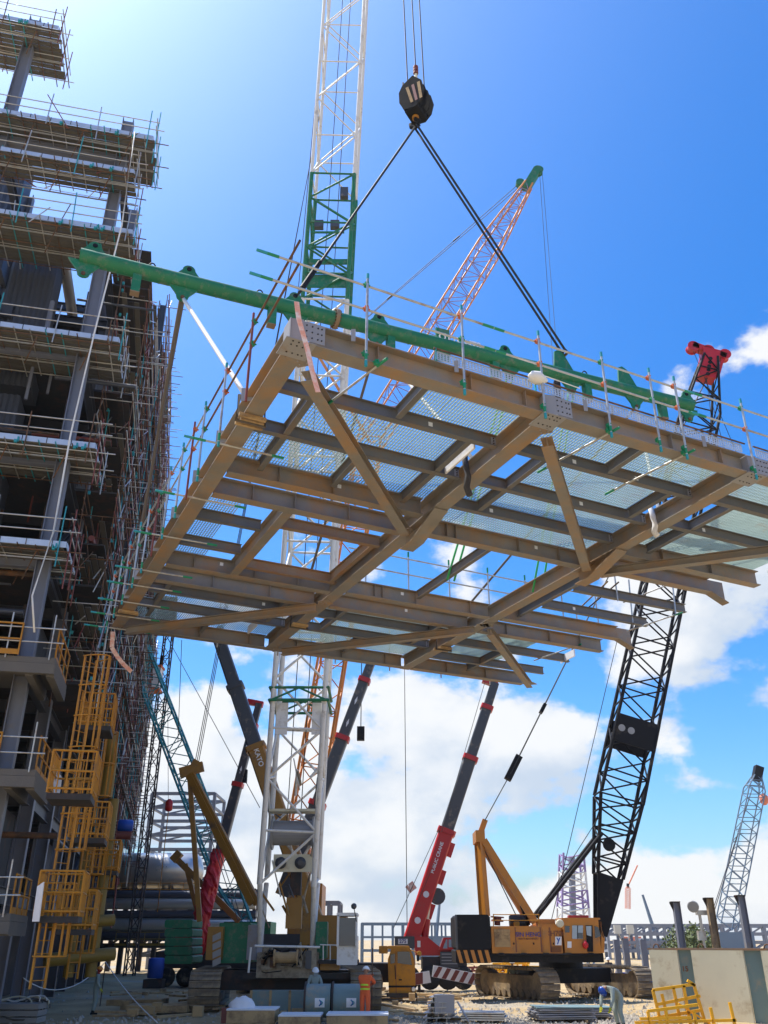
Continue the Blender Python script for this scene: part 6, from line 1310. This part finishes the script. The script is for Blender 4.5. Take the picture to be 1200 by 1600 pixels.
# low clutter far behind: yellow machines, barriers
for k, (u, Y, w, h, m, lab) in enumerate(((832, 75, 4, 1.6, 'yellow_sunlit', 'yellow steel frames lying behind the orange crane track'), (800, 78, 3, 1.3, 'yellow_sunlit', 'second heap of yellow frames behind the orange crane'), (760, 80, 4, .9, 'redtube', 'red heap of bundles beyond the striped outrigger'), (1005, 66, 3.5, .9, 'blue', 'low blue barrier beyond the second track'), (240, 62, 1.0, 1.9, 'blue', 'blue drum standing in the shade under the pipe rack'))):
    g = G(u, Y); t = thing('equipment_heap' if k < 4 else 'blue_drum', lab, 'equipment'); t.location = g; rnd = random.Random(k)
    if k == 4: MB().lathe(g + DZ * .6, (0, 0, 1), [(0, .45), (.05, .5), (.5, .5), (.55, .52), (1.1, .5), (1.15, .4)], 16).obj('drum_shell', 'blue', t); MB().box(g + DZ * .3, (1.2, 1, .5)).obj('stand', 'steel_dark', t); continue
    for j in range(14):
        x = rnd.uniform(-w / 2, w / 2); BAR('frame_bar', g + V((x, rnd.uniform(-.5, .5), 0.05)), g + V((x + rnd.uniform(-.6, .6), rnd.uniform(-.5, .5), h * rnd.uniform(.6, 1))), .1, .1, m, t)
    for j in range(3): BAR('frame_bar', g + V((-w / 2, 0, h * (.3 + j * .25))), g + V((w / 2, 0, h * (.3 + j * .25) + .05)), .12, .16, m, t)
# ================================================================== PEOPLE
def person(loc, heading, label, cloth, helmet, J, face='skin', gloves='skin', visor=False, vest=False, scale=1.0):
    """J: joints in the person's own frame (x right, y forward, z up)"""
    t = thing('person', label, 'person', loc); h = R(heading); c_, s_ = math.cos(h), math.sin(h)
    def w(p): x, y, z = p; x *= scale; y *= scale; z *= scale; return V(loc) + V((x * c_ + y * s_, -x * s_ + y * c_, z))
    names = list(J); idx = {n: i for i, n in enumerate(names)}
    E_ = [('pelvis', 'waist'), ('waist', 'chest'), ('chest', 'neck'), ('chest', 'shl'), ('chest', 'shr'), ('shl', 'ell'), ('ell', 'wrl'), ('shr', 'elr'), ('elr', 'wrr'), ('pelvis', 'hil'), ('pelvis', 'hir'), ('hil', 'knl'), ('knl', 'anl'), ('hir', 'knr'), ('knr', 'anr')]
    RAD = {'pelvis': .155, 'waist': .15, 'chest': .165, 'neck': .07, 'sh': .085, 'el': .062, 'wr': .05, 'hi': .115, 'kn': .085, 'an': .07}
    body = [n for n in names if n in RAD or n[:2] in RAD]
    bi = {n: i for i, n in enumerate(body)}
    me = bpy.data.meshes.new('body'); me.from_pydata([tuple(w(J[n])) for n in body], [(bi[a], bi[b]) for a, b in E_], []); me.materials.append(M[cloth])
    o = link('body', me, t); md = o.modifiers.new('skin', 'SKIN'); md.use_smooth_shade = True
    for n in body:
        r = RAD.get(n, RAD.get(n[:2])) * scale; sv = me.skin_vertices[0].data[bi[n]]; sv.radius = (r * (1.12 if n in ('chest', 'pelvis') else 1), r * (.82 if n in ('chest', 'waist', 'pelvis') else 1)); sv.use_root = n == 'pelvis'
    sb = o.modifiers.new('sub', 'SUBSURF'); sb.levels = 2; sb.render_levels = 2
    nk, hd = w(J['neck']), w(J['head']); up = (hd - nk).normalized(); fwd = V((s_, c_, 0)); fd = J.get('look'); fwd = (w(fd) - hd).normalized() if fd else fwd
    fwd = (fwd - up * fwd.dot(up)).normalized(); sd_ = fwd.cross(up)
    vs_, fs = [], []; n1, n2 = 12, 14                  # head: egg with chin, brow and nose
    for i in range(n1 + 1):
        th = math.pi * i / n1
        for k in range(n2):
            a = 2 * math.pi * k / n2; z = math.cos(th) * .125; rr = math.sin(th) * (.095 if z > -.03 else .083); x = rr * .85 * math.cos(a); y = rr * 1.05 * math.sin(a)
            if math.sin(a) > .93 and -.05 < z < .02: y += .022
            vs_.append(hd + (sd_ * x + fwd * y + up * z) * scale)
    fs = [(i * n2 + k, i * n2 + (k + 1) % n2, (i + 1) * n2 + (k + 1) % n2, (i + 1) * n2 + k) for i in range(n1) for k in range(n2)]
    head = MB().add(vs_, fs, True).obj('head', face, t)
    MB().tube(nk - up * .04, hd - up * .08, .055 * scale, 10).obj('neck', face, t)
    for s in (-1, 1): MB().lathe(hd + sd_ * (s * .038 * scale) + fwd * .09 * scale + up * .015, fwd, [(0, .012), (.008, .009)], 8).obj('eye', 'black', head); MB().lathe(hd + sd_ * (s * .083 * scale) - up * .01, sd_ * s, [(0, .025), (.015, .02)], 8).obj('ear', face, head)
    MB().bar(hd + sd_ * .025 - up * .06 + fwd * .088, hd - sd_ * .025 - up * .06 + fwd * .088, .012, .01).obj('mouth', 'redcloth', head)
    prof = [(0, .135), (.02, .132), (.06, .12), (.1, .085), (.125, .04), (.13, .005)]
    hm = MB().lathe(hd + up * .035 * scale, up, [(a * scale, b * scale) for a, b in prof], 18).obj('helmet', helmet, t)
    MB().lathe(hd + up * .03 * scale + fwd * .03 * scale, up, [(0, .15 * scale), (.012, .15 * scale)], 18).obj('brim', helmet, hm)
    if visor: MB().prism([hd + fwd * .13 + sd_ * .09 + up * .03, hd + fwd * .13 - sd_ * .09 + up * .03, hd + fwd * .12 - sd_ * .07 - up * .15, hd + fwd * .12 + sd_ * .07 - up * .15], fwd * .006).obj('face_shield', 'glass_pale', hm)
    for sfx in ('l', 'r'):
        el, wr = w(J['el' + sfx]), w(J['wr' + sfx]); d = (wr - el).normalized(); sx = d.cross(fwd); sx = sx.normalized() if sx.length > .1 else sd_; nz = sx.cross(d)
        hand = MB(); pc = wr + d * .05 * scale; hand.box(pc, (.08 * scale, .03 * scale, .1 * scale), (sx, nz, d))
        for k, L in enumerate((.075, .085, .08, .062)):
            b0 = pc + d * .048 * scale + sx * ((k - 1.5) * .021 * scale); b1 = b0 + d * (L * .55 * scale); b2 = b1 + (d * .7 - nz * .7) * (L * .45 * scale); hand.path([b0, b1, b2], .0105 * scale, 6)
        b0 = pc + sx * .04 * scale - d * .02; hand.path([b0, b0 + (sx * .7 + d * .6) * .04, b0 + (sx * .5 + d * .9 - nz * .3) * .075], .012 * scale, 6); hand.obj('hand', gloves, t)
        an = w(J['an' + sfx]); f2 = V((s_, c_, 0)); bt = MB(); g = V((an.x, an.y, V(loc).z)); bt.prism([g + f2 * .2 + sd_ * .045, g + f2 * .2 - sd_ * .045, g - f2 * .09 - sd_ * .05, g - f2 * .09 + sd_ * .05], DZ * .06); bt.tube(g + DZ * .05, an + DZ * .05, .065, 8, .06); bt.tube(g + DZ * .06 - f2 * .03, g + DZ * .055 + f2 * .15, .05, 8, .04); bt.obj('boot', 'black', t)
    if vest:
        ch, pl = w(J['chest']), w(J['pelvis'])
        for k in (.25, .62):
            c0 = lerp(pl, ch, k); ax_ = (ch - pl).normalized(); MB().lathe(c0 - ax_ * .03, ax_, [(0, .178 * scale), (.06, .178 * scale)], 18).obj('reflective_band', 'hivis', t)
    return t
ST = dict(pelvis=(0, 0, .95), waist=(0, .01, 1.1), chest=(0, .02, 1.3), neck=(0, .02, 1.49), head=(0, .04, 1.63), shl=(-.19, .02, 1.42), shr=(.19, .02, 1.42), ell=(-.25, .03, 1.15), elr=(.25, .03, 1.15), wrl=(-.25, .16, .93), wrr=(.25, .16, .93), hil=(-.1, 0, .9), hir=(.1, 0, .9), knl=(-.11, .04, .5), knr=(.11, .02, .5), anl=(-.12, -.02, .1), anr=(.13, -.02, .1))
def pose(**k): d = dict(ST); d.update(k); return d
person(G(570, 37.4), 15, 'worker in orange coverall and white helmet gripping an upright pole', 'orange_cloth', 'helmet_white', pose(ell=(-.1, .25, 1.3), wrl=(.05, .42, 1.42), elr=(.3, .22, 1.25), wrr=(.14, .44, 1.2), neck=(0, .06, 1.49), head=(0, .10, 1.62), chest=(0, .04, 1.3)), gloves='redclamp', vest=True, scale=1.06)
gp = G(570, 37.4) + V((math.sin(R(15)) * .5, math.cos(R(15)) * .5, 0)) + V((.12, 0, 0))
tag(T('prop_pole', V((gp.x, gp.y, 0)), V((gp.x + .02, gp.y, 2.5)), .022, 'rusty'), 'thin upright pole held by the worker in orange', 'pole')
person(G(490, 40.4), 165, 'masked worker in grey coverall and white helmet behind the drums', 'coverall', 'helmet_white', pose(ell=(-.27, .12, 1.15), wrl=(-.2, .38, 1.02), elr=(.3, .1, 1.15), wrr=(.32, .36, 1.0), head=(0, .08, 1.62)), visor=True, scale=1.0)
person(G(145, 41.5), 75, 'worker in grey coverall and orange helmet standing in the building shade', 'coverall', 'helmet_orange', pose(knl=(-.11, .06, .5), wrr=(.24, .2, .95)), face='redcloth', gloves='glove')
person(G(966, 35.3), -125, 'worker in pale coverall and blue helmet bending over the sheets', 'pale_coverall', 'helmet_blue', pose(pelvis=(0, -.18, .88), waist=(0, -.02, 1.02), chest=(0, .22, 1.10), neck=(0, .40, 1.12), head=(0, .53, 1.06), look=(0, .75, .8), shl=(-.19, .30, 1.10), shr=(.19, .30, 1.10), ell=(-.24, .38, .82), elr=(.24, .38, .82), wrl=(-.2, .48, .58), wrr=(.2, .48, .58), hil=(-.1, -.18, .84), hir=(.1, -.18, .84), knl=(-.12, -.02, .48), knr=(.12, -.06, .47), anl=(-.13, -.12, .1), anr=(.13, -.16, .1)), gloves='glove', scale=1.12)
person(G(955, 62), 200, 'man in dark workwear standing by the stub posts beyond the orange crane', 'dark_cloth', 'helmet_white', pose())
person(G(803, 53.5), 180, 'worker in pale clothes half hidden behind the orange crane track', 'pale_coverall', 'helmet_white', pose())
